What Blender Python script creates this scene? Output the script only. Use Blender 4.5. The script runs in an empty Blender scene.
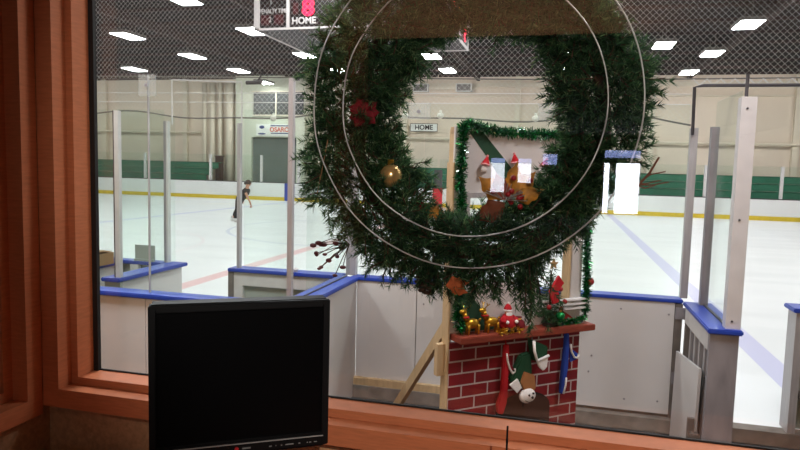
import bpy, bmesh, math, random
import numpy as np
from mathutils import Vector, Matrix, Quaternion
random.seed(7); rng = np.random.default_rng(7)
S = bpy.context.scene
COL = S.collection
PI = math.pi

# ------------------------------------------------------------------ helpers
def lin(c):
    return tuple((v/255/12.92) if v/255 <= .04045 else ((v/255+.055)/1.055)**2.4 for v in c)

def mat(name, rgb, rough=.6, metal=0., var=.12, scale=6., spec=.4, emit=0., bump=0., stretch=None):
    m = bpy.data.materials.new(name); m.use_nodes = True
    nt = m.node_tree; N = nt.nodes; L = nt.links; b = N['Principled BSDF']
    c = lin(rgb)
    b.inputs['Roughness'].default_value = rough; b.inputs['Metallic'].default_value = metal
    b.inputs['Specular IOR Level'].default_value = spec
    tc = N.new('ShaderNodeTexCoord'); no = N.new('ShaderNodeTexNoise')
    no.inputs['Scale'].default_value = scale; no.inputs['Detail'].default_value = 4
    if stretch:
        mp = N.new('ShaderNodeMapping'); mp.inputs['Scale'].default_value = stretch
        L.new(tc.outputs['Object'], mp.inputs['Vector']); L.new(mp.outputs['Vector'], no.inputs['Vector'])
    else:
        L.new(tc.outputs['Object'], no.inputs['Vector'])
    r = N.new('ShaderNodeValToRGB')
    r.color_ramp.elements[0].position = .3; r.color_ramp.elements[1].position = .7
    r.color_ramp.elements[0].color = (*[v*(1-var) for v in c], 1)
    r.color_ramp.elements[1].color = (*[min(1, v*(1+var)) for v in c], 1)
    L.new(no.outputs['Fac'], r.inputs['Fac']); L.new(r.outputs['Color'], b.inputs['Base Color'])
    if emit:
        L.new(r.outputs['Color'], b.inputs['Emission Color']); b.inputs['Emission Strength'].default_value = emit
    if bump:
        bp = N.new('ShaderNodeBump'); bp.inputs['Strength'].default_value = bump; bp.inputs['Distance'].default_value = .01
        L.new(no.outputs['Fac'], bp.inputs['Height']); L.new(bp.outputs['Normal'], b.inputs['Normal'])
    return m

def glass_mat(name, tint, f0, dirt=0.):
    m = bpy.data.materials.new(name); m.use_nodes = True
    nt = m.node_tree; N = nt.nodes; L = nt.links
    N.remove(N['Principled BSDF'])
    t = N.new('ShaderNodeBsdfTransparent'); t.inputs['Color'].default_value = (*tint, 1)
    g = N.new('ShaderNodeBsdfGlossy'); g.inputs['Roughness'].default_value = 0.0
    lw = N.new('ShaderNodeLayerWeight'); lw.inputs['Blend'].default_value = .5      # facing = 1 - |cos|
    pw = N.new('ShaderNodeMath'); pw.operation = 'POWER'; pw.inputs[1].default_value = 5; L.new(lw.outputs['Facing'], pw.inputs[0])
    fr = N.new('ShaderNodeMath'); fr.operation = 'MULTIPLY_ADD'; fr.inputs[1].default_value = .3; fr.inputs[2].default_value = f0
    L.new(pw.outputs[0], fr.inputs[0])
    mx = N.new('ShaderNodeMixShader')
    L.new(fr.outputs[0], mx.inputs['Fac']); L.new(t.outputs[0], mx.inputs[1]); L.new(g.outputs[0], mx.inputs[2])
    out = mx
    if dirt:
        d = N.new('ShaderNodeBsdfDiffuse'); d.inputs['Color'].default_value = (.75, .8, .78, 1)
        m2 = N.new('ShaderNodeMixShader'); m2.inputs['Fac'].default_value = dirt
        L.new(mx.outputs[0], m2.inputs[1]); L.new(d.outputs[0], m2.inputs[2]); out = m2
    L.new(out.outputs[0], N['Material Output'].inputs['Surface'])
    return m

class MB:
    def __init__(s): s.v = []; s.f = []; s.mi = []; s.cur = 0
    def add(s, vs, fs):
        n = len(s.v); s.v += [tuple(p) for p in vs]
        for f in fs: s.f.append(tuple(i+n for i in f)); s.mi.append(s.cur)
        return s
    def box(s, x0, x1, y0, y1, z0, z1):
        v = [(x, y, z) for z in (z0, z1) for y in (y0, y1) for x in (x0, x1)]
        return s.add(v, [(0, 2, 3, 1), (4, 5, 7, 6), (0, 1, 5, 4), (2, 6, 7, 3), (0, 4, 6, 2), (1, 3, 7, 5)])
    def bar(s, a, b, w, h, up=(0, 0, 1)):
        a = Vector(a); b = Vector(b); d = (b-a).normalized(); u = Vector(up)
        x = d.cross(u)
        if x.length < 1e-4: x = d.cross(Vector((1, 0, 0)))
        x.normalize(); u = x.cross(d)
        v = [p + x*i*w/2 + u*j*h/2 for p in (a, b) for j in (-1, 1) for i in (-1, 1)]
        return s.add(v, [(0, 2, 3, 1), (4, 5, 7, 6), (0, 1, 5, 4), (2, 6, 7, 3), (0, 4, 6, 2), (1, 3, 7, 5)])
    def tube(s, pts, r, n=8, close=False):
        pts = [Vector(p) for p in pts]; k = len(pts)
        rs = r if isinstance(r, (list, tuple)) else [r]*k
        vs = []; fs = []; prev = None
        for i, p in enumerate(pts):
            if close: d = (pts[(i+1) % k]-pts[i-1]).normalized()
            else: d = (pts[min(i+1, k-1)]-pts[max(i-1, 0)]).normalized()
            if prev is None:
                a = d.orthogonal().normalized()
            else:
                a = (prev-d*prev.dot(d)).normalized()
            prev = a; b = d.cross(a)
            for j in range(n):
                t = 2*PI*j/n; vs.append(p+(a*math.cos(t)+b*math.sin(t))*rs[i])
        m = k if close else k-1
        for i in range(m):
            for j in range(n):
                A = i*n+j; B = i*n+(j+1) % n; i2 = (i+1) % k
                fs.append((A, B, i2*n+(j+1) % n, i2*n+j))
        if not close:
            fs.append(tuple(range(n))[::-1]); fs.append(tuple((k-1)*n+j for j in range(n)))
        return s.add(vs, fs)
    def lathe(s, prof, c=(0, 0, 0), n=20, axis='z'):
        vs = []; fs = []; k = len(prof)
        for r, h in prof:
            for j in range(n):
                t = 2*PI*j/n; x, y = r*math.cos(t), r*math.sin(t)
                p = (x, y, h) if axis == 'z' else ((x, h, y) if axis == 'y' else (h, x, y))
                vs.append((p[0]+c[0], p[1]+c[1], p[2]+c[2]))
        for i in range(k-1):
            for j in range(n):
                fs.append((i*n+j, i*n+(j+1) % n, (i+1)*n+(j+1) % n, (i+1)*n+j))
        fs.append(tuple(range(n))[::-1]); fs.append(tuple((k-1)*n+j for j in range(n)))
        return s.add(vs, fs)
    def ball(s, c, r, n=14, sq=(1, 1, 1)):
        k = n//2+1; vs = []; fs = []
        for i in range(k+1):
            a = PI*i/k
            for j in range(n):
                t = 2*PI*j/n
                vs.append((c[0]+r*sq[0]*math.sin(a)*math.cos(t), c[1]+r*sq[1]*math.sin(a)*math.sin(t), c[2]+r*sq[2]*math.cos(a)))
        for i in range(k):
            for j in range(n): fs.append((i*n+j, (i+1)*n+j, (i+1)*n+(j+1) % n, i*n+(j+1) % n))
        return s.add(vs, fs)
    def prism(s, poly, y0, y1):          # polygon in local xz, extruded along y
        n = len(poly)
        v = [(p[0], y0, p[1]) for p in poly]+[(p[0], y1, p[1]) for p in poly]
        f = [tuple(range(n)), tuple(range(2*n-1, n-1, -1))]
        f += [(i, i+n, (i+1) % n+n, (i+1) % n) for i in range(n)]
        return s.add(v, f)
    def build(s, name, m, parent=None, org=(0, 0, 0), smooth=False, bevel=0.):
        me = bpy.data.meshes.new(name)
        o3 = Vector(org)
        me.from_pydata([tuple(Vector(p)-o3) for p in s.v], [], s.f)
        ms = m if isinstance(m, (list, tuple)) else [m]
        for q in ms: me.materials.append(q)
        if len(ms) > 1:
            for p, i in zip(me.polygons, s.mi): p.material_index = i
        bm = bmesh.new(); bm.from_mesh(me)
        bmesh.ops.remove_doubles(bm, verts=bm.verts, dist=1e-6)
        bmesh.ops.recalc_face_normals(bm, faces=bm.faces)
        if bevel: bmesh.ops.bevel(bm, geom=bm.edges[:], offset=bevel, segments=2, affect='EDGES', clamp_overlap=True)
        bm.to_mesh(me); bm.free()
        if smooth:
            for p in me.polygons: p.use_smooth = True
        o = bpy.data.objects.new(name, me); COL.objects.link(o)
        if parent is None: o.location = o3
        else: o.parent = parent
        return o

def raw(name, vs, fs, ms, mi, parent):
    me = bpy.data.meshes.new(name)
    vs = np.asarray(vs, dtype=np.float32); fs = np.asarray(fs, dtype=np.int32)
    me.vertices.add(len(vs)); me.vertices.foreach_set('co', vs.ravel())
    me.loops.add(fs.size); me.loops.foreach_set('vertex_index', fs.ravel())
    me.polygons.add(len(fs)); me.polygons.foreach_set('loop_start', np.arange(len(fs), dtype=np.int32)*fs.shape[1])
    me.update(calc_edges=True)
    for q in ms: me.materials.append(q)
    if mi is not None: me.polygons.foreach_set('material_index', np.asarray(mi, dtype=np.int32))
    me.update()
    o = bpy.data.objects.new(name, me); COL.objects.link(o)
    if parent: o.parent = parent
    return o

def thing(name, label, cat, loc=(0, 0, 0), rz=0., group=None):
    o = bpy.data.objects.new(name, None); COL.objects.link(o); o.empty_display_size = .1
    o.location = loc; o.rotation_euler = (0, 0, rz)
    o['label'] = label; o['category'] = cat
    if group: o['group'] = group
    return o
def tag(o, label, cat, group=None):
    o['label'] = label; o['category'] = cat
    if group: o['group'] = group
    return o
def struct(o): o['kind'] = 'structure'; return o
def copy_tree(o, parent=None):
    c = o.copy(); COL.objects.link(c)
    if parent: c.parent = parent
    for ch in list(o.children): copy_tree(ch, c)
    return c
def text(body, name, size, m, parent, loc, rot=(PI/2, 0, 0), sx=1., bold=.0):
    cu = bpy.data.curves.new(name, 'FONT'); cu.body = body; cu.size = size; cu.extrude = .004
    cu.align_x = 'CENTER'; cu.align_y = 'CENTER'; cu.offset = bold
    t = bpy.data.objects.new(name, cu); COL.objects.link(t)
    dg = bpy.context.evaluated_depsgraph_get()
    me = bpy.data.meshes.new_from_object(t.evaluated_get(dg))
    bpy.data.objects.remove(t); bpy.data.curves.remove(cu)
    me.name = name; me.materials.clear(); me.materials.append(m)
    o = bpy.data.objects.new(name, me); COL.objects.link(o); o.parent = parent
    o.location = loc; o.rotation_euler = rot; o.scale = (sx, 1, 1)
    return o

# ------------------------------------------------------------------ camera
f_px = 640.; yaw = math.radians(14.2); pit = math.radians(5.09); rol = math.radians(1.5)
F = Vector((-math.sin(yaw)*math.cos(pit), math.cos(yaw)*math.cos(pit), -math.sin(pit)))
R0 = Vector((math.cos(yaw), math.sin(yaw), 0)); U0 = R0.cross(F)
Rv = R0*math.cos(rol)+U0*math.sin(rol); Uv = -R0*math.sin(rol)+U0*math.cos(rol)
cam = bpy.data.cameras.new('camera'); co = bpy.data.objects.new('camera', cam); COL.objects.link(co)
M = Matrix((Rv, Uv, -F)).transposed().to_4x4(); M.translation = (0, 0, 2.15); co.matrix_world = M
cam.sensor_width = 36; cam.sensor_fit = 'HORIZONTAL'; cam.lens = f_px/800*36; cam.clip_start = .02; cam.clip_end = 300
S.camera = co
S.view_settings.view_transform = 'Standard'; S.view_settings.look = 'None'
S.cycles.transparent_max_bounces = 40
S.view_settings.gamma = 1; S.view_settings.exposure = 0.4
w = bpy.data.worlds.new('world'); S.world = w; w.use_nodes = True
w.node_tree.nodes['Background'].inputs[0].default_value = (.01, .01, .012, 1)

# ------------------------------------------------------------------ materials
WOOD = mat('orange_stained_wood', (192, 114, 75), .55, var=.10, scale=5, stretch=(4, 4, 30), spec=.25)
GASKET = mat('black_gasket', (26, 22, 20), .7)
WALLB = mat('brown_textured_wall', (178, 136, 98), .9, var=.18, scale=60, bump=.3)
CEILW = mat('tan_office_ceiling', (190, 150, 120), .9)
OFFLOOR = mat('brown_carpet', (80, 66, 56), .95, scale=80, var=.25)
DARKW = mat('dark_lobby_paint', (50, 46, 44), .9)
WINGL = glass_mat('office_window_glass', (.985, .99, .988), .05)
RGL = glass_mat('rink_glass', (.96, .99, .975), .012, .01)
WHITEP = mat('white_board_plastic', (214, 210, 208), .42, var=.035, scale=2.5)
FARW = mat('far_white_board', (232, 232, 230), .5, var=.03, scale=1)
BLUE = mat('blue_cap_plastic', (38, 68, 168), .4, var=.12, scale=5)
YEL = mat('yellow_kick_plastic', (214, 186, 52), .5)
RED = mat('red_board_plastic', (198, 32, 46), .5)
ALU = mat('grey_aluminium', (178, 174, 174), .5, .25, var=.1, scale=9, stretch=(6, 6, .6))
ALUL = mat('pale_aluminium', (212, 208, 206), .5, .1, var=.06, scale=9)
STEEL = mat('scuffed_dark_steel', (150, 146, 150), .5, .25, var=.16, scale=4, stretch=(3, 3, 1))
STEEL2 = mat('brown_grey_steel', (120, 112, 106), .6, .2, var=.25, scale=6)
GREYG = mat('grey_green_panel', (156, 164, 156), .5, var=.08, scale=2)
BLK = mat('black_plastic', (15, 15, 16), .5, var=.1, spec=.2)
SCREEN = mat('black_screen', (6, 6, 7), .3, var=.05, spec=.25)
CONC = mat('worn_concrete', (128, 122, 114), .9, var=.25, scale=7, bump=.2)
RUBBER = mat('dark_rubber_floor', (74, 70, 68), .9, var=.2, scale=12)
PLY = mat('raw_pale_timber', (196, 168, 128), .75, var=.12, scale=4, stretch=(8, 8, 1.5))
CARD = mat('brown_cardboard', (160, 128, 90), .85)
GREENB = mat('green_bench_paint', (34, 112, 84), .6, var=.12, scale=1.2)
WALLF = mat('beige_metal_wall', (226, 211, 192), .7, var=.05, scale=.4)
WALLG = mat('pale_green_block_wall', (206, 208, 190), .8, var=.05, scale=.6)
COLM = mat('cream_column', (222, 212, 192), .7, var=.05, scale=1)
GAR = mat('grey_green_shutter', (96, 108, 104), .7, var=.1, scale=.8)
DARKG = mat('dark_window_grey', (64, 68, 68), .4)
CEILD = mat('dark_brown_ceiling', (20, 15, 15), .95, var=.25, scale=.8)
BEAMM = mat('brown_grey_beam', (66, 54, 52), .8)
NETM = mat('white_net_cord', (226, 224, 220), .8, var=.02)
ROPE = mat('grey_rope', (120, 116, 110), .8)
PIPEM = mat('dark_grey_pipe', (78, 74, 76), .55, .3)
LAMP = mat('lamp_white', (250, 252, 255), .5, var=0, emit=36)
LAMPB = mat('lamp_housing', (120, 116, 112), .6, .3)
SBK = mat('scoreboard_black', (22, 18, 20), .5)
SBW = mat('scoreboard_white', (214, 208, 206), .5, var=.02)
SBM = mat('unlit_digit_maroon', (70, 22, 28), .5)
SBR = mat('lit_red_digit', (255, 30, 70), .5, var=0, emit=1.3)
SBO = mat('lit_orange_digit', (255, 120, 20), .5, var=0, emit=1.0)
SIGNW = mat('sign_white', (226, 226, 220), .6, var=.02)
SIGNK = mat('sign_black', (30, 30, 30), .6)
SIGNR = mat('sign_red', (206, 74, 52), .6)
SIGNB = mat('sign_blue', (52, 66, 120), .6)
NEED = mat('fir_needle_green', (58, 92, 54), .6, var=.35, scale=14)
NEED2 = mat('pale_fir_tip_green', (112, 136, 88), .6, var=.3, scale=14)
NEED3 = mat('dark_fir_green', (34, 58, 38), .7, var=.3, scale=14)
TWIG = mat('brown_twig', (72, 46, 28), .8)
WIRE = mat('galvanised_wire', (176, 172, 164), .4, .6)
GOLDL = mat('gold_leaf_fabric', (186, 124, 42), .6, var=.5, scale=30)
BRNL = mat('brown_leaf_fabric', (112, 56, 30), .7, var=.25, scale=20)
BERRY = mat('red_berry', (150, 26, 30), .4, var=.15)
ROSE = mat('dark_red_velvet', (118, 10, 22), .8, var=.2, scale=40)
ORNG = mat('burnt_orange_fabric', (170, 84, 40), .8, var=.2, scale=30)
GOLDB = mat('gold_reflection_ball', (226, 184, 120), .22, .7, var=.1)
PANEL = mat('pale_grey_painted_plywood', (204, 198, 194), .7, var=.05, scale=3)
GRNP = mat('dark_green_stripe_paint', (36, 72, 50), .7)
REDP = mat('red_stripe_paint', (188, 32, 34), .6)
MANT = mat('red_brown_mantel_wood', (134, 58, 40), .6, var=.22, scale=6, stretch=(2, 14, 14))
TINS = mat('green_tinsel_foil', (14, 128, 52), .25, .75, var=.4, scale=40)
TINS2 = mat('silver_tinsel_foil', (210, 225, 225), .15, .9)
TINS3 = mat('dark_green_tinsel_foil', (8, 70, 36), .3, .6, var=.4, scale=40)
GOLDD = mat('gold_foil', (196, 150, 50), .3, .85, var=.3, scale=40)
SKIN = mat('skin', (206, 150, 124), .6)
BEARD = mat('white_fluff', (236, 230, 226), .9)
REDF = mat('red_felt', (176, 22, 32), .9)
GRNF = mat('green_felt', (24, 66, 40), .9)
BLUF = mat('blue_felt', (38, 66, 156), .9)
BRNF = mat('tan_felt', (168, 112, 68), .9)
DKBRN = mat('dark_brown_hearth', (40, 26, 22), .9)
CLOTH = mat('black_cloth', (26, 26, 30), .85)
HAIR = mat('dark_brown_hair', (58, 42, 34), .7)
SKATE = mat('white_skate_leather', (228, 226, 224), .5)
PLATE = glass_mat('translucent_plate', (.95, .96, .96), .03, .16)
SLAT = mat('white_slat', (226, 222, 220), .5)
DAY = mat('daylit_door_glass', (238, 242, 255), .5, var=0, emit=14)
DAY3 = mat('dim_daylit_glass', (230, 236, 250), .5, var=.1, emit=8)
DAY2 = mat('bluish_lit_sign', (150, 165, 230), .5, var=.35, scale=6, emit=5)

for m_ in (NEED, NEED2, NEED3):
    nt = m_.node_tree; N = nt.nodes; L = nt.links; b = N['Principled BSDF']
    tl = N.new('ShaderNodeBsdfTranslucent'); mx = N.new('ShaderNodeMixShader'); mx.inputs[0].default_value = .5
    src = b.inputs['Base Color'].links[0].from_socket
    L.new(src, tl.inputs['Color']); L.new(b.outputs[0], mx.inputs[1]); L.new(tl.outputs[0], mx.inputs[2]); L.new(mx.outputs[0], N['Material Output'].inputs['Surface'])
# bricks on the backdrop
BRICK = bpy.data.materials.new('red_brick_paint'); BRICK.use_nodes = True
nt = BRICK.node_tree; N = nt.nodes; L = nt.links; b = N['Principled BSDF']; b.inputs['Roughness'].default_value = .75
tc = N.new('ShaderNodeTexCoord'); mp = N.new('ShaderNodeMapping'); mp.inputs['Rotation'].default_value = (-PI/2, 0, 0)
bk = N.new('ShaderNodeTexBrick'); bk.inputs['Scale'].default_value = 1
bk.inputs['Brick Width'].default_value = .235; bk.inputs['Row Height'].default_value = .094; bk.inputs['Mortar Size'].default_value = .0065
bk.inputs['Color1'].default_value = (*lin((156, 20, 32)), 1); bk.inputs['Color2'].default_value = (*lin((128, 16, 26)), 1)
bk.inputs['Mortar'].default_value = (*lin((214, 196, 192)), 1)
L.new(tc.outputs['Object'], mp.inputs['Vector']); L.new(mp.outputs['Vector'], bk.inputs['Vector'])
ns = N.new('ShaderNodeTexNoise'); ns.inputs['Scale'].default_value = 5
mxn = N.new('ShaderNodeMix'); mxn.data_type = 'RGBA'; mxn.blend_type = 'MULTIPLY'; mxn.inputs[0].default_value = .55
L.new(tc.outputs['Object'], ns.inputs['Vector']); L.new(bk.outputs['Color'], mxn.inputs[6]); L.new(ns.outputs['Fac'], mxn.inputs[7])
L.new(mxn.outputs[2], b.inputs['Base Color'])

# ice with painted lines under the surface
ICE = bpy.data.materials.new('painted_ice'); ICE.use_nodes = True
nt = ICE.node_tree; N = nt.nodes; L = nt.links; b = N['Principled BSDF']
b.inputs['Roughness'].default_value = .32; b.inputs['Specular IOR Level'].default_value = .35
geo = N.new('ShaderNodeTexCoord'); sep = N.new('ShaderNodeSeparateXYZ'); L.new(geo.outputs['Object'], sep.inputs[0])
def mth(op, a, b_=None, c=None):
    n = N.new('ShaderNodeMath'); n.operation = op
    for i, q in enumerate((a, b_, c)):
        if q is None: continue
        if isinstance(q, (int, float)): n.inputs[i].default_value = q
        else: L.new(q, n.inputs[i])
    return n.outputs[0]
def band(src, c, hw): return mth('LESS_THAN', mth('ABSOLUTE', mth('SUBTRACT', src, c)), hw)
def ring(cx, cy, r, hw):
    dx = mth('SUBTRACT', sep.outputs[0], cx); dy = mth('SUBTRACT', sep.outputs[1], cy)
    d = mth('SQRT', mth('ADD', mth('MULTIPLY', dx, dx), mth('MULTIPLY', dy, dy)))
    return band(d, r, hw)
no = N.new('ShaderNodeTexNoise'); no.inputs['Scale'].default_value = .7; no.inputs['Detail'].default_value = 6
mp = N.new('ShaderNodeMapping'); mp.inputs['Scale'].default_value = (.35, 1.6, 1); L.new(geo.outputs['Object'], mp.inputs[0]); L.new(mp.outputs[0], no.inputs['Vector'])
rp = N.new('ShaderNodeValToRGB'); rp.color_ramp.elements[0].position = .32; rp.color_ramp.elements[1].position = .62
rp.color_ramp.elements[0].color = (.75, .77, .77, 1); rp.color_ramp.elements[1].color = (.84, .855, .855, 1); L.new(no.outputs['Fac'], rp.inputs[0])
cur = rp.outputs[0]
for msk, colr in ((band(sep.outputs[0], -6.35, .16), (.78, .50, .50, 1)), (band(sep.outputs[0], 2.42, .15), (.58, .58, .78, 1)),
                  (band(sep.outputs[0], -15.5, .15), (.55, .58, .80, 1)), (ring(-6.35, 20.5, 4.5, .06), (.60, .64, .74, 1)),
                  (ring(-13.5, 13.5, 4.5, .04), (.80, .74, .75, 1)), (band(sep.outputs[1], 25.6, .05), (.72, .72, .74, 1))):
    x = N.new('ShaderNodeMix'); x.data_type = 'RGBA'; L.new(msk, x.inputs[0]); L.new(cur, x.inputs[6]); x.inputs[7].default_value = colr; cur = x.outputs[2]
L.new(cur, b.inputs['Base Color'])

# ------------------------------------------------------------------ building shell
struct(MB().box(-48, 20, 6.02, 35.5, -.3, 0).build('ice_surface', ICE))
struct(MB().box(-48, 20, 5.88, 6.02, -.3, 0.0).build('trim_1', CONC))
struct(MB().box(-48, 20, 1.85, 5.88, -.4, -.12).build('floor_lobby', RUBBER))
struct(MB().box(-48, 20, 35.5, 41, -.3, 0).build('floor_far', CONC))
struct(MB().box(-48, 20, 41, 41.3, -.3, 8.2).build('wall_back', WALLF))
struct(MB().box(-48.3, -48, 1.6, 41.3, -.3, 8.2).build('wall_west', WALLF))
struct(MB().box(20, 20.3, 1.6, 41.3, -.3, 8.2).build('wall_right', WALLF))
c = MB().box(-48, 20, 1.6, 41.3, 8.1, 8.3)
struct(c.build('ceiling', CEILD))
cb = MB()
for x in (-17.4, -11.4, -5.5, .8, 6.8): cb.box(x-.09, x+.09, 1.85, 41, 7.75, 8.1)
for y in np.arange(4, 41, 2.3): cb.box(-48, 20, y-.05, y+.05, 7.98, 8.1)
struct(cb.build('ceiling_beam', BEAMM))

# far wall columns, girts and pipe
t2 = MB()
for x in (-40, -33, -26.3, -10.2, -3.0, 4.9, 12.6): t2.box(x-.16, x+.16, 40.75, 41, 0, 8.1)
struct(t2.build('trim_2', COLM))
struct(MB().box(-17, 20, 40.8, 41, 7.35, 7.6).box(-17, 20, 40.86, 41, 6.75, 6.83).build('trim_3', COLM))
struct(MB().tube([(-16.9, 40.7, 4.12), (19.9, 40.7, 4.0)], .07, 8).tube([(-47, 40.7, 4.3), (-25, 40.7, 4.3)], .07, 8).build('trim_4', COLM))
struct(MB().box(-22.0, -16.9, 40.2, 41, 4.0, 8.1).box(-22.0, -20.8, 40.2, 41, 0, 4.0).box(-17.5, -16.9, 40.2, 41, 0, 4.0).build('wall_far_block', WALLG))
sh = MB()
for k in range(10): sh.box(-20.8, -17.5, 40.45, 40.5, k*.4, k*.4+.385)
sh.box(-20.8, -17.5, 40.5, 40.55, 0, 4)
d2 = struct(sh.build('door_2', GAR))
wn = struct(MB().box(-20.6, -17.0, 40.1, 40.2, 5.5, 7.0).build('window_3', DARKG))
MB().box(-20.7, -16.95, 40.05, 40.1, 5.42, 5.5).box(-20.7, -16.95, 40.05, 40.1, 7.0, 7.08).box(-19.0, -18.9, 40.05, 40.1, 5.5, 7.0).build('window_frame', COLM, wn)

# round duct risers beside the shutter
for i, (x, r, lab) in enumerate(((-24.55, .16, 'leftmost cream vertical duct on the far wall'), (-23.95, .2, 'second cream vertical duct from the left on the far wall'),
                  (-23.35, .16, 'third cream vertical duct from the left on the far wall'), (-22.6, .3, 'widest cream vertical duct next to the grey shutter'))):
    tag(MB().tube([(x, 40.5, 0), (x, 40.5, 7.7)], r, 14).build('vertical_duct', COLM, smooth=True), lab, 'duct', 'ducts on the far wall')
tag(MB().box(-23.2, -22.8, 39.6, 40.0, 0, 2.6).box(-23.25, -22.75, 39.55, 40.05, 2.6, 2.68).build('wooden_cabinet', mat('dark_cabinet_wood', (70, 44, 36), .7)), 'narrow dark brown cabinet between the cream ducts', 'cabinet')

# banner over the shutter
bt = thing('banner', 'white banner with red lettering over the grey shutter', 'banner', (-19, 40.168, 4.47))
MB().box(-1.42, 1.42, -.03, .03, -.4, .4).build('sheet', SIGNW, bt)
text('OSAROM', 'lettering', .42, SIGNR, bt, (.45, -.035, .03), sx=1.0, bold=.012)
MB().box(-.35, 1.2, -.036, -.03, .26, .33).box(-.35, 1.25, -.036, -.03, -.24, -.17).build('small_print', SIGNB, bt)
MB().ball((-1.0, -.03, .2), .16, 12, (1.2, .1, .7)).ball((-1.0, -.03, -.25), .1, 12, (3, .1, .6)).build('blue_emblem', SIGNB, bt, smooth=True)
# HOME sign
ht = thing('home_sign', 'white rectangular HOME sign on the far wall', 'sign', (-8.87, 40.66, 4.78))
MB().box(-.88, .88, -.02, .03, -.26, .26).build('board', SIGNW, ht)
MB().box(-.9, .9, -.03, -.02, .23, .26).box(-.9, .9, -.03, -.02, -.26, -.23).box(-.9, -.87, -.03, -.02, -.26, .26).box(.87, .9, -.03, -.02, -.26, .26).build('border', SIGNK, ht)
text('HOME', 'lettering', .42, SIGNK, ht, (0, -.03, 0), sx=1.0, bold=.01)
# wall heater rail with two boxes
hr = thing('heater_rail', 'white framed heater boxes on a rail high on the far wall', 'heater', (-8.0, 40.5, 7.25))
MB().bar((-2.9, 0, .0), (2.3, 0, 0), .08, .16).bar((.0, 0, .1), (0, 0, .85), .05, .05).build('rail', COLM, hr)
for x in (-1.06, 1.69):
    h = MB().box(x-.47, x+.47, -.3, .1, -.24, .24).build('heater_box', mat('heater_grille', (120, 116, 112), .6), hr)
    MB().box(x-.5, x+.5, -.33, -.3, .2, .26).box(x-.5, x+.5, -.33, -.3, -.26, -.2).box(x-.5, x-.44, -.33, -.3, -.26, .26).box(x+.44, x+.5, -.33, -.3, -.26, .26).build('frame', SIGNW, h)

# ------------------------------------------------------------------ bleachers
def bleachers(x0, x1, lab):
    t = thing('bleachers', lab, 'bleachers', (x0, 36.6, 0))
    W = x1-x0
    for k in range(3):
        z = 1.02+.4*k; y = .5+.75*k
        MB().box(0, W, y, y+.05, z, z+.385).box(0, W, y, y+.6, z+.345, z+.395).build('bench_row', GREENB, t)
    for x in np.arange(.3, W, 2.4):
        MB().box(x-.05, x+.05, .56, .64, 0, 1.28).box(x-.05, x+.05, .56, 2.2, 1.2, 1.28).box(x-.05, x+.05, 2.1, 2.2, 0, 2.08).build('support_frame', STEEL, t)
    MB().box(0, W, .3, .38, 0, 1.038).build('kick_wall', DARKG, t)
bleachers(-38, -22.4, 'green bleachers behind the far left glass, left of the ducts')
bleachers(-11.6, 18, 'long green bleachers behind the far right boards')

# ------------------------------------------------------------------ far dasher boards
fb = thing('dasher_boards', 'long white dasher boards with yellow kick strip across the far side of the ice', 'rink boards', (-14, 35.5, 0))
MB().box(-34, 34, 0, .12, .22, 1.05).build('panel', FARW, fb)
MB().box(-34, 34, -.02, .12, 0, .22).build('kick_strip', YEL, fb)
MB().box(-34, 34, -.01, .16, 1.05, 1.1).build('cap_rail', DARKG, fb)
for x in (-15.85, ): MB().box(x+14-.32, x+14+.32, -.03, .13, 0, 1.05).build('blue_band', BLUE, fb)
MB().box(-6.85+14-.28, -6.85+14+.28, -.03, .13, 0, 1.05).build('red_band', RED, fb)
xs = [-44, -39.5, -35, -30.5, -25.8, -21.16, -17.73, -15.3, -12, -9.3, -6.85, -3.5, 0, 3.8, 7, 10.5, 14, 18]
for i, x in enumerate(xs):
    dk = abs(x+6.85) < .01
    MB().box(x+14-(.22 if dk else .07), x+14+(.22 if dk else .07), .02, .14, 1.1, 2.1 if dk else 2.7).build('glass_post', PIPEM if dk else ALUL, fb)
    if i < len(xs)-1: MB().box(x+14+.07, xs[i+1]+14-.07, .06, .075, 1.1, 2.7).build('glass_pane', RGL, fb)

# ------------------------------------------------------------------ near dasher boards (main run)
def boltsm(pts, axis='y'):
    return pts
def post(x, y, z0, z1, wx, wy, m, parent, org):
    o = MB().box(x-wx/2, x+wx/2, y-wy/2, y+wy/2, z0, z1).build('post', m, parent, org)
    return o
H = 1.07
O = (-.45, 6.0, 0)
nb = thing('dasher_boards', 'white dasher boards with blue cap rail behind the brick fireplace backdrop', 'rink boards', O)
seams = [-1.93, -1.32, -.15, 1.0]
for a, b_ in zip(seams, seams[1:]):
    MB().box(a+.004, b_-.004, 5.95, 5.97, .03, 1.038).build('panel', WHITEP, nb, O)
MB().box(-1.93, 1.0, 5.97, 6.09, 0, 1.038).build('board_core', STEEL2, nb, O)
MB().box(-2.0, 1.06, 5.93, 6.11, 1.038, H).build('cap_rail', BLUE, nb, O, bevel=.008)
ep = MB().box(1.0, 1.06, 5.94, 6.1, 0, 1.03).build('end_post', STEEL2, nb, O)
MB().box(1.06, 1.1, 5.9, 5.93, .93, .99).box(1.0, 1.1, 5.92, 5.94, .9, 1.0).build('hinge', STEEL, ep, O); MB().box(1.0, 1.09, 5.92, 5.94, .32, .42).build('hinge', STEEL, ep, O)
post(1.09, 6.05, .0, 2.56, .06, .07, ALU, nb, O) if False else None
MB().box(1.045, 1.105, 6.02, 6.09, 1.07, 2.56).build('glass_post', ALU, nb, O)
MB().box(-2.07, -1.97, 6.02, 6.09, 1.07, 2.62).build('glass_post', ALU, nb, O)
gs = [-1.97, -1.31, -.15, 1.045]
for a, b_ in zip(gs, gs[1:]):
    MB().box(a+.004, b_-.004, 6.045, 6.057, H, 2.76).build('glass_pane', RGL, nb, O)
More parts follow.
